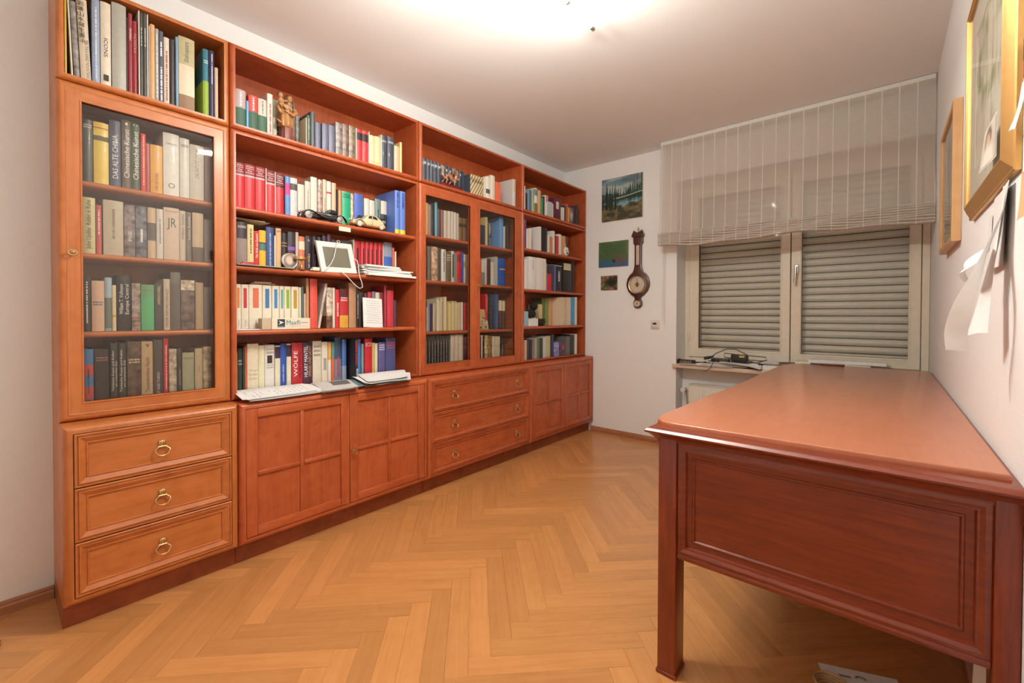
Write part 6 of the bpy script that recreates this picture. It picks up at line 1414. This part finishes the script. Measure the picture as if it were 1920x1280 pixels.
part(RP, 'back', MB().lathe([(.038, -.005), (.038, -.002)], lambda a, b, h: (h, a, .0415+b), 24), BLACK, None, off=Z3)
picture('photo', RP, lambda a, b, c: (.0008, a*min(1, .0295/max(1e-6, math.hypot(a, b))), .0415+b*min(1, .0295/max(1e-6, math.hypot(a, b)))), -.029, .029, -.029, .029, 0, lambda u, v: over(mixc(lin('5a5454'), lin('9a8a84'), v), lin('cfae9c'), np.clip(2.2-np.hypot((u-.45)*6, (v-.5)*5), 0, 1)), (16, 16), VC)
BC = thing('brass_candle_holder', 'small brass candle holder with a ring and bent tip', 'candle holder', (-.018, 2.352, 1.3125))
part(BC, 'base', MB().lathe([(.017, 0), (.017, .003), (.008, .006), (.004, .010), (.0035, .040), (.006, .046)], lambda a, b, h: (-.018+a, 2.352+b, 1.3125+h), 20), BRASS, 50)
part(BC, 'ring', MB().lathe([(.034, .050), (.036, .050), (.036, .062), (.034, .062)], lambda a, b, h: (-.018+a*.7, 2.350+b, 1.3125+h), 32).lathe([(.004, .046), (.034, .050), (.034, .0515), (.004, .048)], lambda a, b, h: (-.018+a*.7, 2.350+b, 1.3125+h), 24), BRASS, 50)
part(BC, 'tip', MB().prism([(2.374, 1.374), (2.390, 1.388), (2.388, 1.362), (2.380, 1.360)], lambda a, b, c: (c, a, b), -.012, -.010), BRASS, None)
solo('plug_adapter', MB().bbox(-.03, -.004, 2.402, 2.438, 1.3115, 1.330, .004, 2).tube([(-.008, 2.402, 1.318), (-.004, 2.388, 1.314)], .003, 8), PAPER2, 'small beige plug adapter lying left of the white picture frame', 'adapter', (-.017, 2.42, 1.3115))
solo('stapler', MB().bbox(-.024, -.006, 2.078, 2.150, 1.3165, 1.3225, .002, 2).bbox(-.022, -.008, 2.085, 2.146, 1.3225, 1.329, .003, 2), plain('red_plastic', (.45, .03, .04), .35), 'small red plastic stapler lying before the books', 'stapler', (-.015, 2.11, 1.3165))
solo('flat_booklet', MB().bbox(-.0285, .0, 2.062, 2.312, 1.3115, 1.3162, .001, 1), plain('greenish_booklet', (.30, .32, .24), .6), 'thin greenish booklet lying flat along the shelf edge', 'booklet', (-.014, 2.19, 1.3115))
def stack(name, label, cat, sheets, loc, m=PAPER):
    T = thing(name, label, cat, loc)
    for i, (x0, x1, y0, y1, z0, z1, rz, mm) in enumerate(sheets):
        cx_, cy_ = (x0+x1)/2, (y0+y1)/2; hw, hl = (x1-x0)/2, (y1-y0)/2
        def g_(s, t, i=i):
            a, b = (s-.5)*2*hw, (t-.5)*2*hl
            curl = .003*sin(s*3+i)*sin(t*4+i*1.7)
            return (cx_+a*cos(rz)-b*sin(rz), cy_+a*sin(rz)+b*cos(rz), z1 + max(0, curl)*.6)
        mb = MB().grid(g_, 5, 6)
        if z1-z0 > .0012:
            c4 = [(cx_+a*cos(rz)-b*sin(rz), cy_+a*sin(rz)+b*cos(rz)) for a, b in ((-hw, -hl), (hw, -hl), (hw, hl), (-hw, hl))]
            mb.prism(c4, PZ, z0, z1)
        o_ = part(T, 'sheet', mb, mm, 60)
    return T
stack('paper_stack', 'messy stack of envelopes and booklets right of the picture frame', 'papers',
      [(-.105, .012, 2.70, 3.030, 1.3115, 1.3225, .02, PAPER), (-.100, -.004, 2.69, 3.005, 1.323, 1.331, -.04, PAPER), (-.100, -.008, 2.70, 3.01, 1.3315, 1.338, .05, PAPER), (-.100, -.012, 2.69, 3.0, 1.339, 1.346, -.06, PAPER),
       (-.100, -.006, 2.71, 3.02, 1.3465, 1.3515, .03, PAPER), (-.095, -.02, 2.69, 2.94, 1.352, 1.362, -.08, plain('pale_green_paper', (.62, .64, .56), .8)), (-.09, -.012, 2.70, 2.93, 1.3625, 1.372, .06, PAPER)], (-.05, 2.86, 1.3115))
stack('paper_sheets', 'yellowed sheets lying on top of the books above the stapler', 'papers',
      [(-.20, -.018, 2.060, 2.205, 1.5195, 1.5205, .10, PAPER2), (-.19, -.030, 2.066, 2.19, 1.521, 1.523, -.04, PAPER2)], (-.1, 2.13, 1.5195))
# golf ball box and neighbours on the fourth row
GB = thing('golf_ball_box', 'cream golf ball box with blue lettering at the shelf edge', 'box', (-.045, 2.302, 1.0185))
part(GB, 'carton', MB().bbox(-.072, -.020, 2.212, 2.394, 1.019, 1.0735, .001, 1), PAPER2, None)
_o = GB['_l']
part(GB, 'logo_square', MB().box(-.0205, -.0194, 2.238, 2.272, 1.030, 1.068), plain('logo_black', (.03, .035, .04), .5), None)
part(GB, 'logo_arrow', MB().add([(-.0190, 2.243, 1.062), (-.0190, 2.267, 1.052), (-.0190, 2.243, 1.042), (-.0190, 2.250, 1.052)], [(0, 3, 1), (3, 2, 1)]), PAPER, None)
part(GB, 'logo_strip', MB().box(-.0193, -.0190, 2.241, 2.269, 1.032, 1.037), plain('logo_blue', (.04, .20, .34), .5), None)
_M = Matrix(((0, 0, 1), (1, 0, 0), (0, 1, 0))).to_4x4(); _M.translation = (-.0192-_o[0], 2.313-_o[1], 1.052-_o[2])
text('lettering', 'Maxfli', GB, _M, .066, .022, PRINT, (.03, .20, .33))
part(GB, 'fine_print', MB().box(-.0197, -.0194, 2.352, 2.382, 1.049, 1.052).box(-.0197, -.0194, 2.30, 2.385, 1.033, 1.0335), INK, None)
solo('small_carton', MB().bbox(-.068, -.022, 2.170, 2.2105, 1.019, 1.072, .001, 1).box(-.0222, -.0215, 2.172, 2.180, 1.03, 1.068), plain('tan_carton', (.55, .44, .32), .7), 'small tan carton left of the golf ball box', 'box', (-.045, 2.19, 1.019))
stack('leaflets', 'thin white leaflets lying flat left of the small carton', 'papers', [(-.075, -.016, 2.062, 2.166, 1.019, 1.0215, .0, PAPER), (-.07, -.02, 2.064, 2.16, 1.022, 1.024, .05, PAPER)], (-.04, 2.11, 1.019))
stack('flat_booklets', 'tan booklets lying on top of the white box set', 'booklets', [(-.21, -.10, 2.15, 2.26, 1.2355, 1.2405, .03, plain('tan_booklet', (.52, .40, .28), .7)), (-.20, -.105, 2.17, 2.245, 1.241, 1.247, -.05, PAPER2)], (-.15, 2.2, 1.2355))
NC = thing('handwritten_card', 'white handwritten card leaning against the red books', 'card', (-.038, 2.765, 1.019))
NC.rotation_euler = (R(-3), R(-8), 0)
part(NC, 'card', MB().box(-.001, .0, -.062, .062, .0, .168), PAPER, None, off=Z3)
rg = random.Random(5); mb = MB()
for r_ in range(11):
    a = -.045+rg.uniform(0, .01)
    while a < .045:
        l_ = rg.uniform(.004, .013); z_ = .150-r_*.0125+rg.uniform(-.001, .001)
        mb.add([(.0006, a, z_), (.0006, a+l_, z_+.0008), (.0006, a+l_, z_+.0026), (.0006, a, z_+.0018)], [(0, 1, 2, 3)]); a += l_+.003
part(NC, 'handwriting', mb, INK, None, off=Z3)
# papers and magazine on the lowest row
def lying(name, label, cat, corners, n, m, jit, seed, th=.0011, marks=0, spread=.012):
    """loose pile of sheets; corners (x,y) of the top sheet: rear-left, front-left, front-right, rear-right"""
    rg = random.Random(seed); cx_ = sum(c[0] for c in corners)/4; cy_ = sum(c[1] for c in corners)/4
    T = thing(name, label, cat, (cx_, cy_, .7095))
    def zat(x):                                   # lies on the base unit in front, on the shelf lip behind
        f = min(1, max(0, (x+.012)/.10)); return .7315 - .0205*f
    top = None
    for i in range(n):
        last = i == n-1
        ja, jx, jy = (0, 0, 0) if last else (rg.uniform(-jit, jit), rg.uniform(-spread, spread), rg.uniform(-spread*2, spread*2))
        lift = rg.uniform(.002, .007); ph = rg.uniform(0, 6)
        def g_(s, t, zo=0):
            p = [corners[0][k]*(1-s)*(1-t)+corners[1][k]*s*(1-t)+corners[2][k]*s*t+corners[3][k]*(1-s)*t for k in (0, 1)]
            a, b = p[0]-cx_, p[1]-cy_
            x, y = cx_+a*cos(ja)-b*sin(ja)+jx, cy_+a*sin(ja)+b*cos(ja)+jy
            return (x, y, zat(x) + th*(i+1) + lift*max(0, (abs(t-.5)*2)**3-.2)*s*(.5+.5*sin(ph+t*3)) + zo)
        part(T, 'sheet', MB().grid(g_, 8, 10), m[i % len(m)] if isinstance(m, list) else m, 180)
        top = g_
    if marks:
        mb = MB()
        for r_ in range(marks):
            t0 = .06+.88*r_/marks; a = .10
            while a < .86:
                l_ = rg.uniform(.06, .22)
                if rg.random() < .72:
                    mb.add([top(a, t0, .0006), top(min(a+l_, .9), t0, .0006), top(min(a+l_, .9), t0+.16/marks, .0006), top(a, t0+.16/marks, .0006)], [(0, 1, 2, 3)])
                a += l_+.04
        part(T, 'print_lines', mb, INKL, None)
    return T, top
INKL = plain('pale_ink', (.50, .48, .47), .8)
lying('paper_pile', 'flat pile of printed white sheets at the left of the lowest open row', 'papers', [(-.075, 2.062), (.098, 2.066), (.082, 2.385), (-.060, 2.372)], 8, PAPER, .05, 1, .0013, 14)
NW, ntop = lying('folded_newspaper', 'folded newspaper with a dark photograph overhanging the cabinet edge', 'newspaper', [(-.060, 2.415), (.112, 2.400), (.118, 2.585), (-.050, 2.610)], 4, NEWS, .02, 2, .0016, 12, .004)
part(NW, 'photo_print', MB().grid(lambda s, t: ntop(.12+.42*s, .42+.5*t, .0010), 4, 4), plain('newsprint_photo', (.13, .12, .115), .8), None)
lying('paper_pile', 'fanned pile of white sheets at the right of the lowest open row', 'papers', [(-.065, 2.665), (.122, 2.640), (.118, 2.885), (-.045, 2.975)], 11, PAPER, .16, 3, .0024, 0, .016)
solo('magazine', MB().grid(lambda s, t: (-.05+.150*s, 2.595+.11*t, .7345-.0205*min(1, max(0, (-.05+.15*s+.012)/.10))+.003*sin(t*3)), 8, 6), plain('magazine_cover', (.16, .22, .24), .35), 'dark magazine corner showing between the newspaper and the fanned sheets', 'magazine', (.02, 2.65, .715), 60)

# far corner shelves
WV = thing('gourd_vase', 'small white gourd-shaped vase with dark brush painting', 'vase', (-.055, 4.735, 1.6295))
part(WV, 'body', MB().lathe([(.030, 0), (.034, .002), (.046, .018), (.052, .038), (.049, .058), (.036, .076), (.020, .086), (.016, .092), (.019, .104), (.019, .114), (.014, .118)], lambda a, b, h: (-.055+a, 4.735+b, 1.6295+h), 32), WPLAST, 60)
mb = MB()
for q, z, w_, h_ in ((.2, .05, .5, .016), (-.25, .022, .4, .012), (.5, .02, .3, .02), (-.5, .045, .2, .01)):
    mb.grid(lambda s, t: (-.055+.0528*cos(q+w_*(s-.5))*(1-.6*abs((z+h_*(t-.5))-.038)**1.3*14), 4.735+.0528*sin(q+w_*(s-.5))*(1-.6*abs((z+h_*(t-.5))-.038)**1.3*14), 1.6295+z+h_*(t-.5)*(1+.5*sin(s*9))), 6, 3)
part(WV, 'brush_painting', mb, plain('brown_glaze', (.06, .03, .02), .3), 60)
solo('flat_papers', MB().bbox(-.19, -.035, 4.52, 4.70, 1.5285, 1.534, .001, 1), PAPER2, 'papers lying across the book tops just under the vase shelf', 'papers', (-.11, 4.6, 1.5285))
LB = solo('blue_box', MB().bbox(-.075, -.022, 4.115, 4.175, 1.0, 1.122, .002, 1), plain('light_blue_card', (.30, .46, .56), .6), 'light blue box at the left of the shelf with the black cup', 'box', (-.05, 4.145, 1.0))
for i in range(5):
    solo('white_domino', MB().bbox(-.045, -.022, 4.185+i*.026, 4.205+i*.026, 1.0, 1.062+.006*(i % 2), .002, 1), WPLAST, 'small pale block, %s of the five beside the black cup' % ORD[i+1], 'block', (-.03, 4.195+i*.026, 1.0), group='small pale blocks on the corner shelf')
CP = thing('cup', 'black cup on the corner shelf among small blocks', 'cup', (-.055, 4.385, 1.0))
part(CP, 'body', MB().lathe([(.020, 0), (.026, .003), (.036, .03), (.042, .062), (.040, .062), (.033, .03), (.022, .008)], lambda a, b, h: (-.055+a, 4.385+b, 1.0+h), 28), BLACK, 60)
part(CP, 'handle', MB().tube([(-.055, 4.425, 1.05), (-.05, 4.445, 1.045), (-.05, 4.445, 1.025), (-.055, 4.42, 1.018)], .004, 8), BLACK, 60)
PT = thing('plush_animal', 'black plush animal sitting on the small blocks', 'toy', (-.06, 4.25, 1.069))
pm = MB().ball((-.06, 4.25, 1.105), (.035, .060, .036), 16, 10).ball((-.045, 4.275, 1.165), (.032, .040, .036), 16, 10).ball((-.045, 4.245, 1.195), (.010, .014, .018), 10, 8).ball((-.045, 4.305, 1.195), (.010, .014, .018), 10, 8).ball((-.018, 4.262, 1.155), (.014, .016, .012), 10, 8).tube([(-.03, 4.215, 1.09), (-.02, 4.195, 1.075)], [.016, .012], 10)
po = part(PT, 'body', pm, plain('black_plush', (.015, .013, .012), .95, bump=(500, .8, .004)), 180)
rm = po.modifiers.new('remesh', 'REMESH'); rm.mode = 'VOXEL'; rm.voxel_size = .004; rm.use_smooth_shade = True
solo('picture_card', MB().bbox(-.036, -.034, 4.786, 4.878, 1.9315, 2.085, .0005, 1), plain('dark_picture_card', (.10, .075, .09), .4), 'dark picture card standing at the end of the topmost corner shelf', 'card', (-.035, 4.83, 1.9315))
picture('card_print', bpy.data.objects['picture_card'], PX, 4.79, 4.874, 1.935, 2.082, -.0335, lambda u, v: over(over(mixc(lin('4a3a42'), lin('5a5560'), v), lin('c8c0b4'), np.clip(1.6-np.hypot((u-.45)*4, (v-.55)*3), 0, 1)), lin('a83040'), ((np.abs(u-.5) < .16) & (v > .68) & (vnoise(u*9, v*9, 3) > .4))*1.0), (16, 24), VC, (-.035, 4.83, 1.9315))
CD = thing('drawing_card', 'tan card with a child drawing leaning behind the glass door', 'card', (-.043, 3.66, .9855))
CD.rotation_euler = (0, R(-9), 0)
part(CD, 'card', MB().box(-.001, 0, -.055, .07, 0, .150), plain('kraft_card', (.60, .40, .20), .7), None, off=Z3)
picture('drawing', CD, lambda a, b, c: (.0006, a, b), -.05, .065, .004, .09, 0, lambda u, v: over(mixc(lin('c8a878'), lin('d8c8a8'), vnoise(u*6, v*6, 4)), lin('4a4438'), (vnoise(u*11, v*11, 6) > .6)*.8), (20, 14), VC)
PB = thing('portrait_book', 'blue book turned face out with a grey portrait behind glass', 'book', (-.055, 3.78, 1.602))
part(PB, 'cover', MB().bbox(-.062, -.055, 3.705, 3.775, 1.6025, 1.775, .001, 1), plain('blue_cover', (.10, .18, .30), .45), None)
picture('cover_portrait', PB, PX, 3.712, 3.768, 1.665, 1.770, -.0545, lambda u, v: over(mixc(lin('2c2c30'), lin('4a4a50'), v), lin('b8b0a4'), np.clip(2.0-np.hypot((u-.5)*4.2, (v-.58)*3.6), 0, 1)), (16, 20), VC, PB['_l'])

# ================================================================ window sill clutter
ZS = .6925
def hs(name, label, x0, x1, y0, y1, z0, z1, m, cat='papers', rz=0):
    cx_, cy_ = (x0+x1)/2, (y0+y1)/2
    o = solo(name, MB().bbox(-(x1-x0)/2, (x1-x0)/2, -(y1-y0)/2, (y1-y0)/2, 0, z1-z0, .0008, 1), m, label, cat)
    o.location = (cx_, cy_, z0); o.rotation_euler = (0, 0, rz); return o
stack('paper_pile', 'untidy pile of papers on the window sill under the power adapter', 'papers',
      [(1.02, 1.24, YW-.005, YW+.16, ZS, ZS+.006, .03, PAPER), (1.03, 1.40, YW-.005, YW+.15, ZS+.0065, ZS+.014, -.04, PAPER), (1.06, 1.42, YW-.005, YW+.14, ZS+.0145, ZS+.022, .05, PAPER2), (1.14, 1.50, YW-.005, YW+.15, ZS+.0225, ZS+.030, -.06, PAPER), (1.10, 1.46, YW-.0, YW+.15, ZS+.0305, ZS+.036, .07, PAPER)], (1.2, YW+.06, ZS))
sheet('loose_sheet', 'white sheet sliding off the sill in front of the adapter', [(1.20, YW+.0, ZS+.0385), (1.30, YW-.02, ZS+.0382), (1.42, YW-.035, ZS+.028), (1.50, YW-.045, ZS+.012)], [(.1, 1, .12), (.1, 1, .1), (.1, 1, .1), (.1, 1, .1)], .07, waves=.001, group='loose sheets on the sill')
sheet('loose_sheet', 'curled white sheet leaning on the sill near the desk corner', [(1.45, YW+.08, ZS+.042), (1.50, YW+.05, ZS+.058), (1.58, YW+.04, ZS+.070), (1.66, YW+.04, ZS+.072)], [(.0, 1, .05), (.0, 1, .1), (0, 1, .1), (.0, 1, .05)], .10, waves=.004, group='loose sheets on the sill')
SPN = thing('spiral_notebook', 'grey spiral notebook along the front of the sill pile', 'notebook', (1.08, YW-.02, ZS))
part(SPN, 'cover', MB().bbox(.90, 1.30, YW-.045, YW-.012, ZS, ZS+.005, .001, 1), NEWS, None)
part(SPN, 'spiral', MB().tube([(.905+.39*i/320, YW-.047+.006*cos(i*2*pi/8), ZS+.003+.006*sin(i*2*pi/8)) for i in range(321)], .0008, 5), STEEL, 60)
AD = thing('power_adapter', 'black laptop power adapter with looped cable and yellow label', 'power adapter', (1.33, YW+.05, ZS+.04))
part(AD, 'brick', MB().bbox(1.275, 1.392, YW+.02, YW+.075, ZS+.040, ZS+.100, .008, 3), BLACK, 40)
part(AD, 'yellow_label', MB().box(1.335, 1.372, YW+.03, YW+.06, ZS+.0998, ZS+.1006).box(1.335, 1.372, YW+.0192, YW+.0198, ZS+.080, ZS+.094), plain('yellow_sticker', (.55, .40, .05), .6), None)
part(AD, 'cable', MB().tube([(1.275, YW+.05, ZS+.065), (1.22, YW+.05, ZS+.075), (1.225, YW+.045, ZS+.105), (1.30, YW+.04, ZS+.100), (1.385, YW+.03, ZS+.060), (1.45, YW+.03, ZS+.045), (1.52, YW+.04, ZS+.070), (1.51, YW+.05, ZS+.090), (1.44, YW+.055, ZS+.092), (1.39, YW+.06, ZS+.095), (1.30, YW+.065, ZS+.138), (1.24, YW+.06, ZS+.138), (1.16, YW+.05, ZS+.10), (1.13, YW+.04, ZS+.07)], .0032, 8)
     .tube([(1.392, YW+.045, ZS+.055), (1.43, YW+.03, ZS+.048), (1.40, YW+.0, ZS+.040), (1.30, YW-.01, ZS+.040), (1.20, YW-.02, ZS+.052), (1.165, YW-.045, ZS+.035), (1.15, YW-.06, ZS-.01), (1.115, YW-.065, ZS-.035), (1.10, YW-.066, ZS-.04)], .0028, 8), BLACK, 60)
part(AD, 'plug', MB().tube([(1.102, YW-.066, ZS-.038), (1.098, YW-.066, ZS-.054)], .005, 10).tube([(1.098, YW-.066, ZS-.054), (1.097, YW-.066, ZS-.064)], .0025, 8), STEEL, 40)
KB = thing('remote_control', 'black slatted plastic remote lying on the sill papers', 'remote', (1.20, YW+.04, ZS+.037))
part(KB, 'body', MB().bbox(1.13, 1.262, YW+.02, YW+.07, ZS+.037, ZS+.060, .004, 2), BLACK, 40)
part(KB, 'keys', (lambda m_: [m_.bbox(1.14+i*.012, 1.148+i*.012, YW+.016, YW+.021, ZS+.040, ZS+.054, .001, 1) for i in range(9)] and m_)(MB()), RUBBER, None)
CB = thing('comb', 'black comb with pale teeth at the left end of the sill', 'comb', (.93, YW+.03, ZS+.006))
part(CB, 'spine', MB().bbox(.870, 1.00, YW+.045, YW+.060, ZS+.007, ZS+.034, .003, 1).bbox(.866, .878, YW+.0, YW+.06, ZS+.006, ZS+.040, .003, 1), BLACK, None)
part(CB, 'teeth', (lambda m_: [m_.bbox(.885+i*.012, .891+i*.012, YW+.015, YW+.046, ZS+.010, ZS+.026, .001, 1) for i in range(8)] and m_)(MB()), STEEL, None)
solo('cable_connector', MB().tube([(1.075, YW+.03, ZS+.056), (1.105, YW+.045, ZS+.062)], [.012, .013], 14).tube([(1.105, YW+.045, ZS+.062), (1.14, YW+.06, ZS+.075)], [.013, .004], 12), RUBBER, 'round black connector with a pale ring left of the adapter', 'connector', (1.1, YW+.04, ZS+.045), 40)
for i, (x0, x1, z, m_, lab) in enumerate([(1.50, 1.78, 0, PAPER, 'white papers on the sill at the far left corner of the desk'), (1.60, 2.16, .001, plain('brown_folder', (.20, .09, .05), .5), 'dark brown folder on the sill behind the desk'), (1.70, 2.12, .022, PAPER2, 'cream booklets on top of the brown folder behind the desk'), (1.78, 2.20, .040, PAPER, 'white brochures topping the pile behind the desk')]):
    hs('paper_bundle', lab, x0, x1, YW+.005 if i else YW-.02, YW+.15, ZS+.001+z+(.0 if i == 0 else .035), ZS+z+(.034 if i == 0 else .055), m_, 'papers', [.03, 0, .02, -.015][i])
solo('pen', MB().tube([(1.80, 4.985, .7665), (1.90, 4.992, .7665)], .0042, 10).tube([(1.90, 4.992, .7665), (1.912, 4.993, .7665)], [.004, .001], 10), BLACK, 'black pen lying at the far edge of the desk top', 'pen', (1.85, 4.99, .7625))
solo('eyeglass_case', MB().bbox(1.86, 1.99, 4.945, 4.985, .7625, .7735, .005, 2), plain('oxblood_leather', (.12, .02, .015), .4), 'dark red flat case at the far edge of the desk top', 'case', (1.92, 4.965, .7625))

# ================================================================ floor bits
WICK = plain('wicker', (.55, .34, .15), .7)
FP = thing('floor_paper', 'white sheet with a telephone symbol on the floor under the desk', 'paper', (2.15, 3.02, .001), rz=R(20))
part(FP, 'sheet', MB().grid(lambda s, t: (-.10+.2*s, -.10+.14*t, .002+.004*s*t), 6, 6), PAPER, 60, off=Z3)
part(FP, 'print_marks', MB().tube([(-.0+.012*cos(q), .005+.008*sin(q), .0052) for q in [pi*.1*i for i in range(11)]], .0022, 6).box(-.055, -.025, .0, .006, .0045, .005), INK, None, off=Z3)
sheet('hanging_label', 'pale paper tag behind the desk end near the right wall', [(2.372, 2.84, .352), (2.372, 2.84, .30), (2.37, 2.84, .22)], [(1, 0, 0), (1, 0, 0), (1, 0, 0)], .022, PAPER)
BK = thing('wicker_basket', 'light wicker basket rim peeking out under the desk', 'basket', (2.085, 2.915, 0))
for k_ in range(5):
    part(BK, 'cane', MB().tube([(2.085+(.030+.003*k_)*cos(2*pi*i/40)*(1+.02*(-1)**i), 2.915+(.030+.003*k_)*sin(2*pi*i/40)*(1+.02*(-1)**i), .004+k_*.0065) for i in range(40)], .0032, 6, closed=True), WICK, 60)
part(BK, 'base', MB().lathe([(.001, .001), (.03, .001), (.03, .005), (.001, .005)], lambda a, b, h: (2.085+a, 2.915+b, h), 24), WICK, 40)
DS = thing('door_stop', 'round brown door stop with a pale rim at the left picture edge', 'door stop', (.0, 1.335, 0))
part(DS, 'body', MB().lathe([(.001, 0.0005), (.020, .0005), (.021, .004), (.019, .028), (.016, .033), (.001, .034)], lambda a, b, h: (-.012+a, 1.345+b, h), 28), plain('brown_rubber', (.09, .035, .015), .45), 40)
part(DS, 'rim', MB().lathe([(.0195, .010), (.0225, .012), (.0225, .018), (.0195, .020)], lambda a, b, h: (-.012+a, 1.345+b, h), 28), BRASS, 40)
finish_texts()
for _x in bpy.data.objects:
    if '_l' in _x: del _x['_l']
